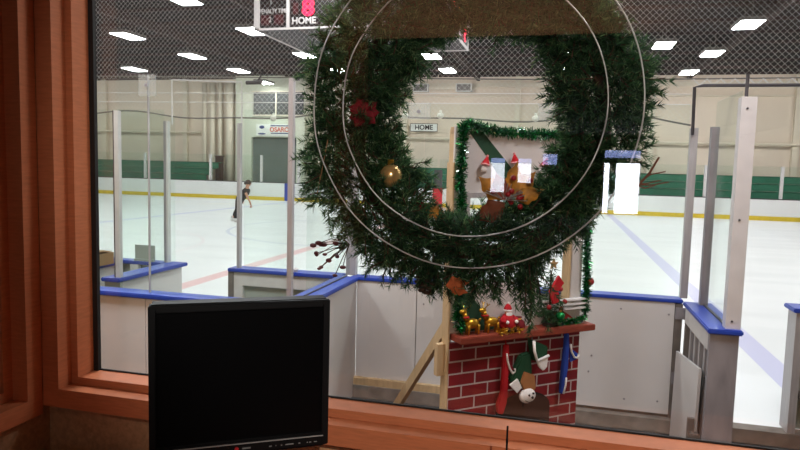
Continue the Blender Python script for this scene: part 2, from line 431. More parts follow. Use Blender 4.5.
for x in (-1.37, -.145):
    cp = MB().box(x-.11, x+.11, 6.03, 6.04, 2.62, 2.77).build('joint_plate', PLATE, nb, O)
    MB().lathe([(.0, 0), (.018, 0), (.018, .015), (0, .015)], (x, 6.015, 2.69), 10, 'y').build('bolt', STEEL, cp, O)
for (x, z) in ((-.3, .93), (.2, .93), (.55, .95), (.95, .93), (-.3, .12), (.62, .13), (-1.25, .85), (-1.25, .2), (.25, .75), (.9, .14), (.3, .35), (.32, .5)):
    MB().lathe([(0, 0), (.009, 0), (.009, .006), (0, .006)], (x, 5.945, z), 8, 'y').build('bolt', STEEL, nb, O)
MB().box(-1.93, -.6, 5.9, 5.95, 0, .07).build('kick_board', PLY, nb, O)

# ------------------------------------------------------------------ return boards at the box (wide cap, glass pane)
O = (-1.99, 5.4, -.12)
rb = thing('divider_boards', 'white side wall with wide blue cap between monitor and wreath', 'rink boards', O)
MB().box(-1.95, -1.93, 4.56, 5.95, -.12, 1.038).build('panel', WHITEP, rb, O)
MB().box(-2.08, -1.95, 4.56, 5.93, -.12, 1.038).build('board_core', GREYG, rb, O)
MB().box(-2.12, -1.9, 4.62, 5.93, 1.038, 1.075).build('cap_rail', BLUE, rb, O, bevel=.008)
MB().box(-2.035, -2.02, 4.86, 5.93, 1.075, 1.083).build('glass_groove', PIPEM, rb, O)
MB().box(-2.033, -2.023, 4.9, 6.0, 1.083, 2.7).build('glass_pane', RGL, rb, O)
# front boards of the box
O = (-3.5, 4.52, -.12)
fb2 = thing('dasher_boards', 'white box boards with blue cap in front, running behind the monitor', 'rink boards', O)
for a, b_ in ((-6.2, -4.4), (-4.4, -3.26), (-3.26, -1.95)):
    MB().box(a+.003, b_-.003, 4.48, 4.5, -.1, 1.038).build('panel', WHITEP, fb2, O)
MB().box(-6.2, -1.95, 4.5, 4.6, -.12, 1.038).build('board_core', GREYG, fb2, O)
MB().box(-6.2, -1.89, 4.45, 4.63, 1.038, 1.075).build('cap_rail', BLUE, fb2, O, bevel=.008)
for a, b_ in ((-5.6, -3.262), (-3.254, -2.04)):
    MB().box(a, b_, 4.535, 4.547, 1.075, 2.83).build('glass_pane', RGL, fb2, O)
MB().box(-3.262, -3.254, 4.53, 4.55, 1.075, 2.83).build('glass_seam', ALU, fb2, O)
cp = MB().box(-3.33, -3.18, 4.515, 4.53, 2.67, 2.84).build('joint_plate', PLATE, fb2, O)
MB().lathe([(0, 0), (.014, 0), (.014, .012), (0, .012)], (-3.255, 4.503, 2.755), 10, 'y').build('bolt', STEEL, cp, O)
MB().box(-2.035, -1.998, 4.52, 4.565, 1.075, 2.8).build('glass_post', ALU, fb2, O)
for (x, z) in ((-2.9, .93), (-3.5, .2), (-3.05, .25), (-2.98, .32), (-3.33, .18)):
    MB().lathe([(0, 0), (.009, 0), (.009, .006), (0, .006)], (x, 4.474, z), 8, 'y').build('bolt', STEEL, fb2, O)
# rink-side boards of the box
O = (-2.7, 5.97, 0)
ri = thing('dasher_boards', 'grey green inner boards with blue cap just above the monitor', 'rink boards', O)
MB().box(-3.26, -2.1, 5.97, 6.05, 0, 1.038).build('board_core', GREYG, ri, O)
MB().box(-3.26, -2.1, 5.93, 5.97, .9, 1.038).box(-3.26, -3.16, 5.93, 5.97, 0, .9).box(-2.3, -2.2, 5.93, 5.97, 0, .9).build('frame', ALUL, ri, O)
MB().box(-3.32, -2.08, 5.9, 6.1, 1.038, 1.075).build('cap_rail', BLUE, ri, O, bevel=.008)
MB().box(-3.32, -3.26, 5.92, 6.07, 0, 1.038).build('end_post', STEEL2, ri, O)
MB().box(-3.24, -3.207, 5.95, 6.0, 1.075, 2.56).build('glass_post', ALU, ri, O)
MB().box(-3.175, -2.07, 5.98, 5.992, 1.075, 2.7).build('glass_pane', RGL, ri, O)
MB().lathe([(0, 0), (.02, 0), (.03, .03), (0, .05)], (-2.58, 5.95, 1.075), 12).build('glass_clip', ALUL, ri, O)

# left return with two posts
O = (-4.0, 5.5, -.12)
lr = thing('divider_boards', 'short white divider with blue cap between the two left glass posts', 'rink boards', O)
MB().box(-4.04, -3.94, 5.02, 6.04, -.12, 1.038).build('board_core', WHITEP, lr, O)
MB().box(-4.07, -3.9, 5.0, 5.03, -.12, 1.038).build('end_post', GREYG, lr, O)
MB().box(-4.09, -3.89, 4.97, 6.08, 1.038, 1.075).build('cap_rail', BLUE, lr, O, bevel=.008)
MB().box(-3.965, -3.918, 5.02, 5.06, 1.075, 2.6).build('near_post', ALUL, lr, O)
MB().box(-3.978, -3.965, 5.02, 5.06, 1.075, 2.6).build('post_dark_edge', PIPEM, lr, O)  # narrow dark strip along the post's left edge
MB().box(-4.085, -4.065, 5.98, 6.03, 1.075, 2.58).build('far_post', ALUL, lr, O)
MB().box(-4.115, -4.085, 5.98, 6.03, 1.075, 2.58).build('post_shade_face', STEEL, lr, O)  # darker front strip: shade on the post put into its colour
MB().box(-3.985, -3.975, 5.1, 5.98, 1.08, 2.62).build('glass_pane', RGL, lr, O)
# neighbouring box boards further left
O = (-5.0, 6.0, 0)
ll = thing('dasher_boards', 'grey boards with blue cap behind the leftmost glass post', 'rink boards', O)
MB().box(-6.5, -4.15, 5.98, 6.06, 0, 1.038).build('board_core', GREYG, ll, O)
MB().box(-6.5, -4.12, 5.93, 6.09, 1.038, 1.075).build('cap_rail', BLUE, ll, O, bevel=.008)
MB().box(-4.5, -4.4, 5.93, 5.98, 0, 1.038).build('frame', ALUL, ll, O)
MB().box(-6.5, -4.14, 6.02, 6.032, 1.075, 2.7).build('glass_pane', RGL, ll, O)
O = (-4.68, 5.4, -.12)
l3 = thing('divider_boards', 'white divider with blue cap under the cardboard box at left', 'rink boards', O)
MB().box(-4.74, -4.62, 4.75, 5.93, -.12, 1.038).build('board_core', WHITEP, l3, O)
MB().box(-4.78, -4.58, 4.7, 5.92, 1.038, 1.075).build('cap_rail', BLUE, l3, O, bevel=.008)
ct = thing('cardboard_box', 'brown cardboard box on the blue cap at the left window edge', 'box', (-4.66, 5.55, 1.075))
MB().box(-.14, .13, -.16, .16, 0, .12).build('carton', CARD, ct)
MB().bar((-.14, -.14, .12), (.13, -.02, .15), .16, .006).bar((-.14, .14, .12), (.13, .02, .14), .16, .006).build('flap', CARD, ct)
tag(MB().box(-4.46, -4.22, 5.96, 5.975, 1.077, 1.25).box(-4.46, -4.22, 5.94, 5.96, 1.077, 1.1).build('clear_holder', GREYG), 'small grey green clear holder beside the leftmost post', 'holder')

# ------------------------------------------------------------------ right gate return
O = (1.16, 5.4, -.12)
gr = thing('gate_divider', 'blue capped metal divider with glass and two posts at the rink gate', 'rink boards', O)
MB().box(1.06, 1.25, 4.88, 4.93, -.12, 1.038).build('end_plate', STEEL, gr, O)
MB().box(1.22, 1.25, 4.93, 5.82, -.12, 1.038).build('outer_panel', WHITEP, gr, O)
MB().box(1.06, 1.1, 4.93, 5.82, .9, 1.038).build('top_rail', ALUL, gr, O)
for y in (5.12, 5.3, 5.48, 5.66): MB().box(1.08, 1.22, y-.025, y+.025, -.12, .9).build('rib', ALU, gr, O)
MB().box(1.06, 1.1, 5.77, 5.82, -.12, .9).build('far_stile', STEEL2, gr, O)
MB().box(1.04, 1.27, 4.85, 5.85, 1.038, 1.075).build('cap_rail', BLUE, gr, O, bevel=.008)
MB().box(1.175, 1.195, 5.0, 5.72, 1.075, 1.085).build('glass_groove', PIPEM, gr, O)
MB().box(1.18, 1.19, 5.0, 5.75, 1.085, 2.75).build('glass_pane', RGL, gr, O)
MB().box(1.15, 1.21, 5.72, 5.79, 1.075, 2.55).build('far_post', STEEL, gr, O)
np_ = MB().box(1.16, 1.26, 4.9, 4.99, 1.075, 2.7).build('near_post', ALUL, gr, O)
for z in (1.13, 1.85, 2.62): MB().lathe([(0, 0), (.008, 0), (.008, .006), (0, .006)], (1.2, 4.894, z), 8, 'y').build('bolt', PIPEM, np_, O)
lt = MB().box(1.09, 1.15, 4.95, 5.03, .55, .85).build('latch_plate', ALUL, gr, O)
MB().box(1.06, 1.1, 4.93, 4.99, .6, .68).build('latch', BLK, lt, O)
# white kick panel leaning inside
O = (1.03, 5.42, -.12)
wk = thing('leaning_board', 'loose white board leaning against the metal gate divider', 'panel', O)
MB().add([(1.0, 5.84, -.12), (1.03, 5.06, -.12), (1.05, 5.06, -.12), (1.02, 5.84, -.12), (1.01, 5.84, .64), (1.04, 5.06, .72), (1.06, 5.06, .72), (1.03, 5.84, .64)],
         [(0, 1, 2, 3), (4, 7, 6, 5), (0, 4, 5, 1), (1, 5, 6, 2), (2, 6, 7, 3), (3, 7, 4, 0)]).build('sheet', WHITEP, wk, O)
MB().box(1.0, 1.06, 5.0, 5.05, .2, .24).box(1.0, 1.06, 5.0, 5.05, .1, .14).box(.985, 1.03, 5.05, 5.08, .06, .34).build('bracket', STEEL2, wk, O)
# far right boards
O = (2.1, 5.95, -.12)
fr_ = thing('dasher_boards', 'blue capped board end with open metal frame at right photo edge', 'rink boards', O)
MB().box(1.93, 1.99, 5.9, 6.1, -.0, 1.038).build('end_post', ALU, fr_, O)
MB().box(1.99, 4.0, 6.04, 6.1, 0, 1.038).build('board_core', GREYG, fr_, O)
MB().box(2.0, 4.0, 5.9, 6.04, .62, .66).box(2.0, 4.0, 5.9, 6.04, .3, .34).build('stringer', STEEL2, fr_, O)
MB().box(1.9, 4.0, 5.87, 6.13, 1.038, 1.075).build('cap_rail', BLUE, fr_, O, bevel=.008)
MB().box(2.0, 4.0, 6.06, 6.072, 1.075, 2.75).build('glass_pane', RGL, fr_, O)

# ------------------------------------------------------------------ protective net
nt_ = thing('safety_net', 'white diamond mesh safety net hanging above the rink glass', 'net', (-1.5, 6.14, 2.63))
def netmesh(x0, x1, z0, z1, pitch, r):
    vs = []; fs = []
    def strand(a, b_):
        d = (b_-a); d.normalize(); n1 = Vector((d.z, 0, -d.x)); n2 = Vector((0, 1, 0)); k = len(vs)
        for p in (a, b_):
            for t in (0, 2*PI/3, 4*PI/3): vs.append(p+n1*math.cos(t)*r+n2*math.sin(t)*r)
        for i in range(3): fs.append((k+i, k+(i+1) % 3, k+3+(i+1) % 3, k+3+i))
    hh = z1-z0; n = int((x1-x0+hh)/pitch)+2
    for sgn in (1, -1):
        for i in range(n):
            xs0 = x0-hh+i*pitch if sgn > 0 else x0+i*pitch
            a0, a1 = xs0, xs0+sgn*hh
            # clip in x
            ta = 0.; tb = 1.
            dx = a1-a0
            t0 = (x0-a0)/dx; t1 = (x1-a0)/dx
            lo, hi = min(t0, t1), max(t0, t1); ta = max(ta, lo); tb = min(tb, hi)
            if tb-ta < 1e-3: continue
            strand(Vector((a0+dx*ta, 6.14, z0+hh*ta)), Vector((a0+dx*tb, 6.14, z0+hh*tb)))
    vs = np.array([tuple(v) for v in vs])-np.array((-1.5, 6.14, 2.63))
    return vs, np.array(fs)
v1, f1 = netmesh(-6.6, 1.06, 2.63, 5.0, .054, .00105); v2, f2 = netmesh(1.06, 3.6, 2.9, 5.0, .054, .00105)
raw('mesh', np.vstack([v1, v2]), np.vstack([f1, f2+len(v1)]), [NETM], None, nt_)
on = (-1.5, 6.14, 2.63)
rp_ = []
for i in range(61):
    x = -6.6+i*7.66/60
    rp_.append((x, 6.14, 2.65+.035*math.sin(x*2.3)+.015*math.sin(x*5.1)-(.07 if x > .6 else 0)*(x-.6)/.46))
MB().tube(rp_, .008, 6).build('bottom_rope', ROPE, nt_, on)
MB().tube([(-6.6, 6.14, 3.1), (-2.6, 6.14, 3.035), (.3, 6.14, 2.99), (3.6, 6.14, 3.0)], .006, 6).build('support_cable', ROPE, nt_, on)
MB().tube([(-6.6, 6.13, 2.9), (1.04, 6.13, 2.86)], .004, 6).tube([(-6.6, 6.13, 2.8), (1.04, 6.13, 2.77)], .004, 6).build('tension_wire', NETM, nt_, on)
gl = mat('white_globe', (240, 236, 226), .4)
for x, z in ((-2.93, 2.635), (-1.53, 2.67), (-1.18, 2.672), (-.28, 2.65)):  # globes added in place of lamp reflections in the glass
    MB().ball((x, 6.14, z-.01), .034, 12, (1, 1, .9)).lathe([(.012, .02), (.012, .05)], (x, 6.14, z-.01), 8).build('reflection_globe', gl, nt_, on, smooth=True)
# pipe frame holding the net over the gate
O = (1.4, 5.85, 2.56)
pf = thing('net_frame', 'dark pipe frame carrying the net over the right gate', 'frame', O)
MB().tube([(1.055, 6.0, 2.5), (1.03, 5.9, 2.89), (1.1, 5.9, 2.905), (3.6, 5.9, 2.9)], .014, 8).build('pipe', PIPEM, pf, O)
MB().tube([(1.2, 4.95, 2.7), (1.2, 4.95, 2.86)], .012, 8).build('stay', PIPEM, pf, O)
m = MB()
for i in range(46):
    x = 1.05+i*.055
    m.bar((x, 6.1, 2.93 if i % 2 else 2.985), (x+.055, 6.1, 2.985 if i % 2 else 2.93), .008, .008)
m.build('lattice', NETM, pf, O)
O = (-3.7, 6.1, 2.58)
pl_ = thing('net_frame', 'grey pipe frame carrying the net over the left gate', 'frame', O)
MB().tube([(-4.09, 6.1, 2.55), (-4.09, 6.1, 3.02), (-3.27, 6.1, 2.99), (-3.27, 6.1, 2.55)], .009, 8).build('pipe', ALUL, pl_, O)
MB().tube([(-3.2, 6.07, 2.98), (-3.02, 6.05, 2.98)], .02, 8).tube([(-3.06, 6.05, 3.0), (-3.0, 6.05, 3.09)], .008, 6).build('clamp', PIPEM, pl_, O)
# ------------------------------------------------------------------ scoreboard
O = (-5.58, 17.75, 5.71)
sb = thing('scoreboard', 'hanging black scoreboard with HOME and red digits, behind the wreath top', 'scoreboard', O)
MB().box(-8.16, -3.0, 16.0, 19.5, 5.74, 8.0).build('cabinet', SBK, sb, O)
fm = MB()
for (x0, x1, z0, z1) in ((-8.16, -3.0, 5.71, 5.76), (-8.2, -8.05, 5.71, 8.0), (-3.12, -3.0, 5.71, 8.0), (-7.27, -7.19, 5.74, 8.0), (-4.02, -3.95, 5.74, 8.0)):
    fm.box(x0, x1, 15.95, 16.0, z0, z1)
fm.box(-3.0, -2.96, 16.0, 19.5, 5.71, 5.78).box(-3.0, -2.96, 15.95, 16.05, 5.71, 8).box(-3.0, -2.96, 19.45, 19.55, 5.71, 8).box(-8.2, -8.16, 15.95, 19.5, 5.71, 5.78)
fm.box(-8.16, -3, 19.5, 19.55, 5.71, 5.78)
fm.build('white_frame', SBW, sb, O)
def lo(x, z, y=15.97): return (x-O[0], y-O[1], z-O[2])
text('PENALTY TIME', 'lettering', .17, SBW, sb, lo(-7.65, 6.19), sx=.72)
text('PENALTY TIME', 'lettering', .17, SBW, sb, lo(-3.52, 6.19), sx=.62)
text('2', 'penalty_number', .18, SBW, sb, lo(-7.74, 5.97)); text('1', 'penalty_number', .18, SBW, sb, lo(-7.72, 6.42))
text('2', 'penalty_number', .18, SBW, sb, lo(-3.6, 5.97))
text('HOME', 'lettering', .24, SBW, sb, lo(-6.78, 5.92), bold=.006)
text('8', 'score_digit', .56, SBR, sb, lo(-6.66, 6.24), sx=1.15, bold=.03)
for x in (-7.5, -8.0+.12, -3.4, -3.8): MB().box(x-.13, x+.13, 15.985, 16.0, 5.85, 6.1).build('unlit_digit', SBM, sb, O)
MB().box(-7.1, -6.95, 15.985, 16.0, 6.1, 6.4).build('unlit_digit', SBM, sb, O)
def lo2(y, z): return (-2.975-O[0], y-O[1], z-O[2])
R2 = (PI/2, 0, PI/2)
text('0', 'score_digit', .55, SBR, sb, lo2(16.9, 6.45), R2, 1.3, .03); text('0', 'score_digit', .55, SBR, sb, lo2(18.9, 6.05), R2, 1.3, .03)
text('20', 'clock_digits', .5, SBO, sb, lo2(18.0, 6.4), R2, 1.3, .02)
text('TIME', 'lettering', .24, SBW, sb, lo2(17.7, 5.95), R2, 1.4)
for x in (-7.9, -3.3):
    for y in (16.3, 19.2): MB().tube([(x, y, 7.9), (x, y, 8.12)], .03, 6).build('hanger', STEEL, sb, O)

# ------------------------------------------------------------------ ceiling lights
cl = None
rows = {-18.2: ('leftmost line of lights', [24.0, 28.9, 33.6]), -12.3: ('line of lights left of the wreath', [18.9, 23.8, 29.2, 33.9]),
        -6.3: ('line through the wreath hole', [19.8, 30.1, 34.4]), 0.0: ('line at the right of the wreath', [30.0, 34.5]),
        5.95: ('rightmost line of lights', [25.0, 30.6, 36.0])}
ordn = ['first and nearest', 'second nearest', 'third nearest', 'fourth nearest']
def light(x, y, lab):
    global cl
    if cl is None:
        cl = thing('ceiling_light', lab, 'ceiling light', (x, y, 7.4), 0, 'bright ceiling lights over the ice')
        MB().box(-.4, .4, -.72, .72, .02, .16).build('housing', LAMPB, cl)
        MB().box(-.36, .36, -.67, .67, 0, .02).build('diffuser', LAMP, cl)
        for s_ in (-.5, .5): MB().tube([(0, s_, .16), (0, s_, .72)], .015, 6).build('stem', LAMPB, cl)
        return
    o = copy_tree(cl); o.location = (x, y, 7.4); o['label'] = lab
for x, (nm, ys) in rows.items():
    for i, y in enumerate(ys): light(x, y, 'white rectangular ceiling light, %s in the %s' % (ordn[i], nm))
light(-24.3, 32.6, 'white rectangular ceiling light just above the glass joint plate at far left')
light(3.7, 28.5, 'faint rectangular ceiling light beside the right wreath edge')
light(-19.1, 38.6, 'white rectangular ceiling light above the dark far window left of the wreath')
def area(loc, sx, sy, power, col=(.98, .99, 1), rot=(0, 0, 0)):
    l = bpy.data.lights.new('lamp', 'AREA'); l.shape = 'RECTANGLE'; l.size = sx; l.size_y = sy; l.energy = power*1.45; l.color = col
    o = bpy.data.objects.new('lamp', l); COL.objects.link(o); o.location = loc; o.rotation_euler = rot
    return o
for x in (-24.3, -18.2, -12.3, -6.3, 0, 5.95, 12):
    for y in (9.5, 14.3):
        area((x, y, 7.38), .72, 1.34, 95)
for (x, y) in ((0, 19.5), (5.95, 19.8), (-18.2, 19), (0, 24.5), (-24.3, 22), (12, 20), (12, 27), (12, 34), (-30, 30), (-30, 22), (-36, 34)): area((x, y, 7.38), .72, 1.34, 95)
for x in (-4.5, -1.5, 1.5): area((x, 3.4, 4.8), .6, 1.2, 60, (.93, .95, 1))

for x in (-36, -29, -22, -14.5, -7, 1, 8, 15):  # added unseen spots that brighten the far wall
    l = bpy.data.lights.new('wall_fill', 'SPOT'); l.energy = 215; l.color = (1, .97, .95); l.spot_size = 2.4; l.spot_blend = .8; l.shadow_soft_size = 0.0
    o = bpy.data.objects.new('wall_fill', l); COL.objects.link(o); o.location = (x, 36.2, 7.0)
    o.rotation_euler = Vector((0, 4.8, -1.6)).to_track_quat('-Z', 'Y').to_euler()
# ------------------------------------------------------------------ skater
sk = thing('skater', 'person in black with bare arms skating bent forward on the ice', 'person', (-11.6, 21.4, 0))
def skin(name, verts, edges, rad, m, parent, root=0):
    me = bpy.data.meshes.new(name); me.from_pydata(verts, edges, [])
    o = bpy.data.objects.new(name, me); COL.objects.link(o)
    md = o.modifiers.new('s', 'SKIN'); md.use_smooth_shade = True
    for i, r in enumerate(rad):
        sv = me.skin_vertices[0].data[i]; sv.radius = (r, r) if not isinstance(r, tuple) else r; sv.use_root = (i == root)
    sm = o.modifiers.new('d', 'SUBSURF'); sm.levels = sm.render_levels = 2
    dg = bpy.context.evaluated_depsgraph_get()
    nm = bpy.data.meshes.new_from_object(o.evaluated_get(dg)); bpy.data.objects.remove(o)
    nm.name = name; nm.materials.clear(); nm.materials.append(m)
    o = bpy.data.objects.new(name, nm); COL.objects.link(o); o.parent = parent
    return o
J = dict(pel=(.07, 0, .80), sp=(.16, 0, .97), ch=(.30, 0, 1.17), nk=(.37, 0, 1.30), h1=(.39, 0, 1.37), h2=(.42, 0, 1.46),
         sr=(.36, -.17, 1.18), er=(.50, -.22, .95), wr=(.60, -.20, .74), hr=(.61, -.19, .65),
         sl=(.33, .17, 1.18), el=(.22, .21, 1.0), wl=(.12, .2, .84), hl=(.08, .19, .78),
         pr=(.05, -.09, .76), kr=(.02, -.10, .42), ar=(-.06, -.1, .12), tr=(.03, -.1, .08),
         pl=(.05, .09, .76), kl=(-.09, .1, .46), al=(-.24, .1, .20), tl=(-.22, .1, .10))
K = list(J); Vv = [J[k] for k in K]; ix = {k: i for i, k in enumerate(K)}
Ed = [(ix[a], ix[b_]) for a, b_ in (('pel', 'sp'), ('sp', 'ch'), ('ch', 'nk'), ('nk', 'h1'), ('h1', 'h2'), ('ch', 'sr'), ('sr', 'er'), ('er', 'wr'), ('wr', 'hr'),
      ('ch', 'sl'), ('sl', 'el'), ('el', 'wl'), ('wl', 'hl'), ('pel', 'pr'), ('pr', 'kr'), ('kr', 'ar'), ('ar', 'tr'), ('pel', 'pl'), ('pl', 'kl'), ('kl', 'al'), ('al', 'tl'))]
Rr = dict(pel=.13, sp=.12, ch=.14, nk=.055, h1=.085, h2=.10, sr=.06, er=.042, wr=.03, hr=.036, sl=.06, el=.042, wl=.03, hl=.036, pr=.09, kr=.06, ar=.045, tr=.04, pl=.09, kl=.06, al=.045, tl=.04)
body = skin('body', Vv, Ed, [Rr[k] for k in K], SKIN, sk)
sub = ['pel', 'sp', 'ch', 'nk', 'sr', 'er', 'sl', 'el', 'pr', 'kr', 'ar', 'pl', 'kl', 'al']
pos = dict(J); pos['nk'] = (.35, 0, 1.26); pos['er'] = (.43, -.20, 1.06); pos['el'] = (.27, .2, 1.08)
si = {k: i for i, k in enumerate(sub)}
cs = skin('clothing', [pos[k] for k in sub], [(si[a], si[b_]) for a, b_ in (('pel', 'sp'), ('sp', 'ch'), ('ch', 'nk'), ('ch', 'sr'), ('sr', 'er'), ('ch', 'sl'), ('sl', 'el'), ('pel', 'pr'), ('pr', 'kr'), ('kr', 'ar'), ('pel', 'pl'), ('pl', 'kl'), ('kl', 'al'))],
          [dict(pel=.165, sp=.165, ch=.185, nk=.075, sr=.085, er=.07, sl=.085, el=.07, pr=.115, kr=.085, ar=.07, pl=.115, kl=.085, al=.07)[k] for k in sub], CLOTH, sk)
cs['label'] = 'black shirt and trousers'
MB().ball((.405, 0, 1.475), .115, 14, (.95, .95, .9)).ball((.30, 0, 1.45), .06, 10).build('hair', HAIR, sk, smooth=True)
hm = MB()
for sy, hx, hz in ((-.19, .61, .65), (.19, .08, .77)):
    for i in range(4): hm.tube([(hx-.025+i*.016, sy, hz-.01), (hx-.027+i*.018, sy+.004, hz-.06), (hx-.02+i*.018, sy+.012, hz-.085-.006*(i in (1, 2)))], [.009, .008, .006], 6)
    hm.tube([(hx+.03, sy, hz+.02), (hx+.05, sy+.01, hz-.03), (hx+.052, sy+.012, hz-.05)], [.01, .009, .007], 6)
hm.build('fingers', SKIN, sk, smooth=True)
fc = MB()
fc.ball((.515, 0, 1.43), .02, 8, (1, .7, 1.2)).ball((.49, -.04, 1.455), .012, 8).ball((.49, .04, 1.455), .012, 8).ball((.505, 0, 1.39), .02, 8, (.5, 1.2, .35))
fc.build('face', SKIN, sk, smooth=True)
for n_, (x, y, z) in enumerate(((0, -.1, .05), (-.25, .1, .07))):
    s_ = MB(); s_.ball((x+.02, y, z+.05), .07, 12, (1.7, .65, .75)).lathe([(.05, .04), (.055, .14), (.05, .16)], (x-.04, y, z), 12)
    so = s_.build('skate_boot', SKATE, sk, smooth=True)
    MB().box(x-.1, x+.14, y-.004, y+.004, z-.05, z+.012).build('blade', ALUL, so)

# ------------------------------------------------------------------ tinsel helper
def tinsel(path, rad, n, name, parent, ms, wts, ln=.05, wd=.004):
    path = [Vector(p) for p in path]; seg = [(path[i+1]-path[i]).length for i in range(len(path)-1)]
    tot = sum(seg); vs = []; fs = []; mi = []
    for k in range(n):
        t = random.random()*tot; i = 0
        while i < len(seg)-1 and t > seg[i]: t -= seg[i]; i += 1
        p = path[i].lerp(path[i+1], t/seg[i]); d = Vector(rng.normal(size=3)).normalized()
        tip = p+d*rad*random.uniform(.55, 1.1); sd = d.orthogonal().normalized(); sd.rotate(Quaternion(d, random.random()*6.28)); q = len(vs)
        vs += [p-sd*wd, p+sd*wd, tip+sd*wd*.6, tip-sd*wd*.6]; fs.append((q, q+1, q+2, q+3))
        mi.append(random.choices(range(len(ms)), wts)[0])
    g = raw(name, [tuple(v) for v in vs], fs, ms, mi, parent)
    return g
TM = [TINS, TINS3, TINS2]

# ------------------------------------------------------------------ fireplace backdrop
FZ = -.12
FA = math.atan2(.8, .945)
bd = thing('fireplace_backdrop', 'freestanding painted fireplace backdrop with red bricks and window cut-out', 'backdrop', (-.78, 4.6, FZ), FA)
def zz(z): return z-FZ
W = 1.24
MB().box(0, W, -.03, 0, 0, zz(.87)).build('brick_panel', BRICK, bd)
pan = MB()
pan.box(0, .12, -.02, 0, zz(.94), zz(2.46)).box(1.12, W, -.02, 0, zz(.94), zz(2.44)).box(.12, 1.12, -.02, 0, zz(1.96), zz(2.46))
pan.box(.12, 1.12, -.02, 0, zz(.94), zz(1.08)).box(.12, .80, -.02, 0, zz(1.08), zz(1.31))
pan.build('painted_panel', PANEL, bd)
st = MB().prism([(.11, zz(2.43)), (.23, zz(2.43)), (.49, zz(2.18)), (.60, zz(2.02)), (.46, zz(2.02)), (.30, zz(2.22))], -.024, -.02).build('green_stripe', GRNP, bd)
MB().prism([(.085, zz(1.29)), (.14, zz(1.25)), (.44, zz(.945)), (.085, zz(.945))], -.024, -.02).build('green_stripe', GRNP, bd)
MB().prism([(.955, zz(1.03)), (1.07, zz(1.03)), (1.21, zz(.945)), (1.04, zz(.945))], -.024, -.02).build('red_stripe', REDP, bd)
MB().box(.10, 1.16, -.045, -.02, zz(1.945), zz(1.985)).box(.10, .13, -.045, -.02, zz(1.31), zz(1.945)).build('window_trim', ALU, bd)
MB().box(1.10, 1.13, -.02, .06, zz(1.08), zz(1.945)).build('jamb', PLY, bd)
for i in range(3): MB().bar((.82, -.05, zz(1.06+.035*i)), (1.27, -.05, zz(1.06+.035*i)), .05, .014).build('sill_slat', SLAT, bd)
MB().box(.02, 1.28, -.17, .0, zz(.89), zz(.94)).build('mantel', MANT, bd, bevel=.006)
MB().box(-.014, 0.0, -.03, .06, 0, zz(2.2)).box(0, .03, 0, .06, 0, zz(2.44)).build('stud', PLY, bd)
MB().box(W-.04, W, 0, .06, 0, zz(2.44)).build('stud', PLY, bd)
MB().box(0, W, 0, .05, zz(2.40), zz(2.455)).build('top_rail', PLY, bd)
# hearth arch
ar_ = [(.44, 0), (.44, zz(.27))]
for i in range(13):
    a = PI-PI*i/12; ar_.append((.70+.26*math.cos(a), zz(.27)+.14*math.sin(a)))
ar_ += [(.96, 0)]
MB().prism(ar_, -.036, -.03).build('hearth_arch', DKBRN, bd)  # flat dark brown sheet over the brick face
# brace (local coords) from the stud back-left down to the floor
inv = Matrix.Rotation(-FA, 4, 'Z')
def loc_(p): v = inv @ (Vector(p)-Vector((-.78, 4.6, FZ))); return v
MB().bar(loc_((-.80, 4.68, .98)), loc_((-1.42, 5.62, -.08)), .04, .085).build('brace', PLY, bd)
MB().bar((-.03, .03, zz(.62)), (-.03, .03, zz(.86)), .05, .09).build('brace_block', PLY, bd)

def place(u, y, z):      # facade frame to world
    v = Matrix.Rotation(FA, 4, 'Z') @ Vector((u, y, z-FZ)); return (v.x-.78, v.y+4.6, v.z+FZ)
def fthing(name, label, cat, u, y, z, group=None): return thing(name, label, cat, place(u, y, z), FA, group)

g = fthing('tinsel_garland', 'green tinsel garland along the top edge of the backdrop', 'garland', .6, -.03, 2.44)
tinsel([(-.58, -.02, .0), (-.52, -.02, .04), (-.3, -.02, .0), (0, -.02, -.01), (.3, -.02, .0), (.66, -.02, -.02)], .055, 2600, 'strands', g, TM, (5, 4, 2))
MB().tube([(-.58, -.02, .0), (-.52, -.02, .04), (-.3, -.02, .0), (0, -.02, -.01), (.3, -.02, .0), (.66, -.02, -.02)], .01, 6).build('cord', TINS3, g)
g = fthing('tinsel_garland', 'green tinsel garland hanging down the left edge of the backdrop', 'garland', .05, -.03, 1.7)
pth = [(.0, -.03, .76), (-.02, -.03, .4), (.0, -.03, .1), (.01, -.03, -.3), (.0, -.03, -.66), (.02, -.05, -.72)]
tinsel(pth, .055, 3600, 'strands', g, TM, (5, 5, 1.5)); MB().tube(pth, .01, 6).build('cord', TINS3, g)
g = fthing('tinsel_garland', 'green tinsel garland hanging down the right edge of the backdrop', 'garland', 1.24, -.03, 1.7)
pth = [(.0, -.03, .72), (.01, -.03, .3), (0, -.03, -.1), (.02, -.03, -.4), (.02, -.03, -.7)]
tinsel(pth, .05, 3000, 'strands', g, TM, (5, 5, .8)); MB().tube(pth, .01, 6).build('cord', TINS3, g)
MB().ball((.05, -.04, -.43), .032, 12).build('bauble', BERRY, g, smooth=True)
g = fthing('tinsel_garland', 'green and silver tinsel garland lying along the right of the mantel', 'garland', 1.0, -.1, .94)
pth = [(-.14, 0, .025), (-.05, 0, .02), (.05, 0, .025), (.14, 0, .025), (.23, .02, .035)]
tinsel(pth, .034, 1500, 'strands', g, TM, (5, 2, 2.5)); MB().tube(pth, .01, 6).build('cord', TINS3, g)

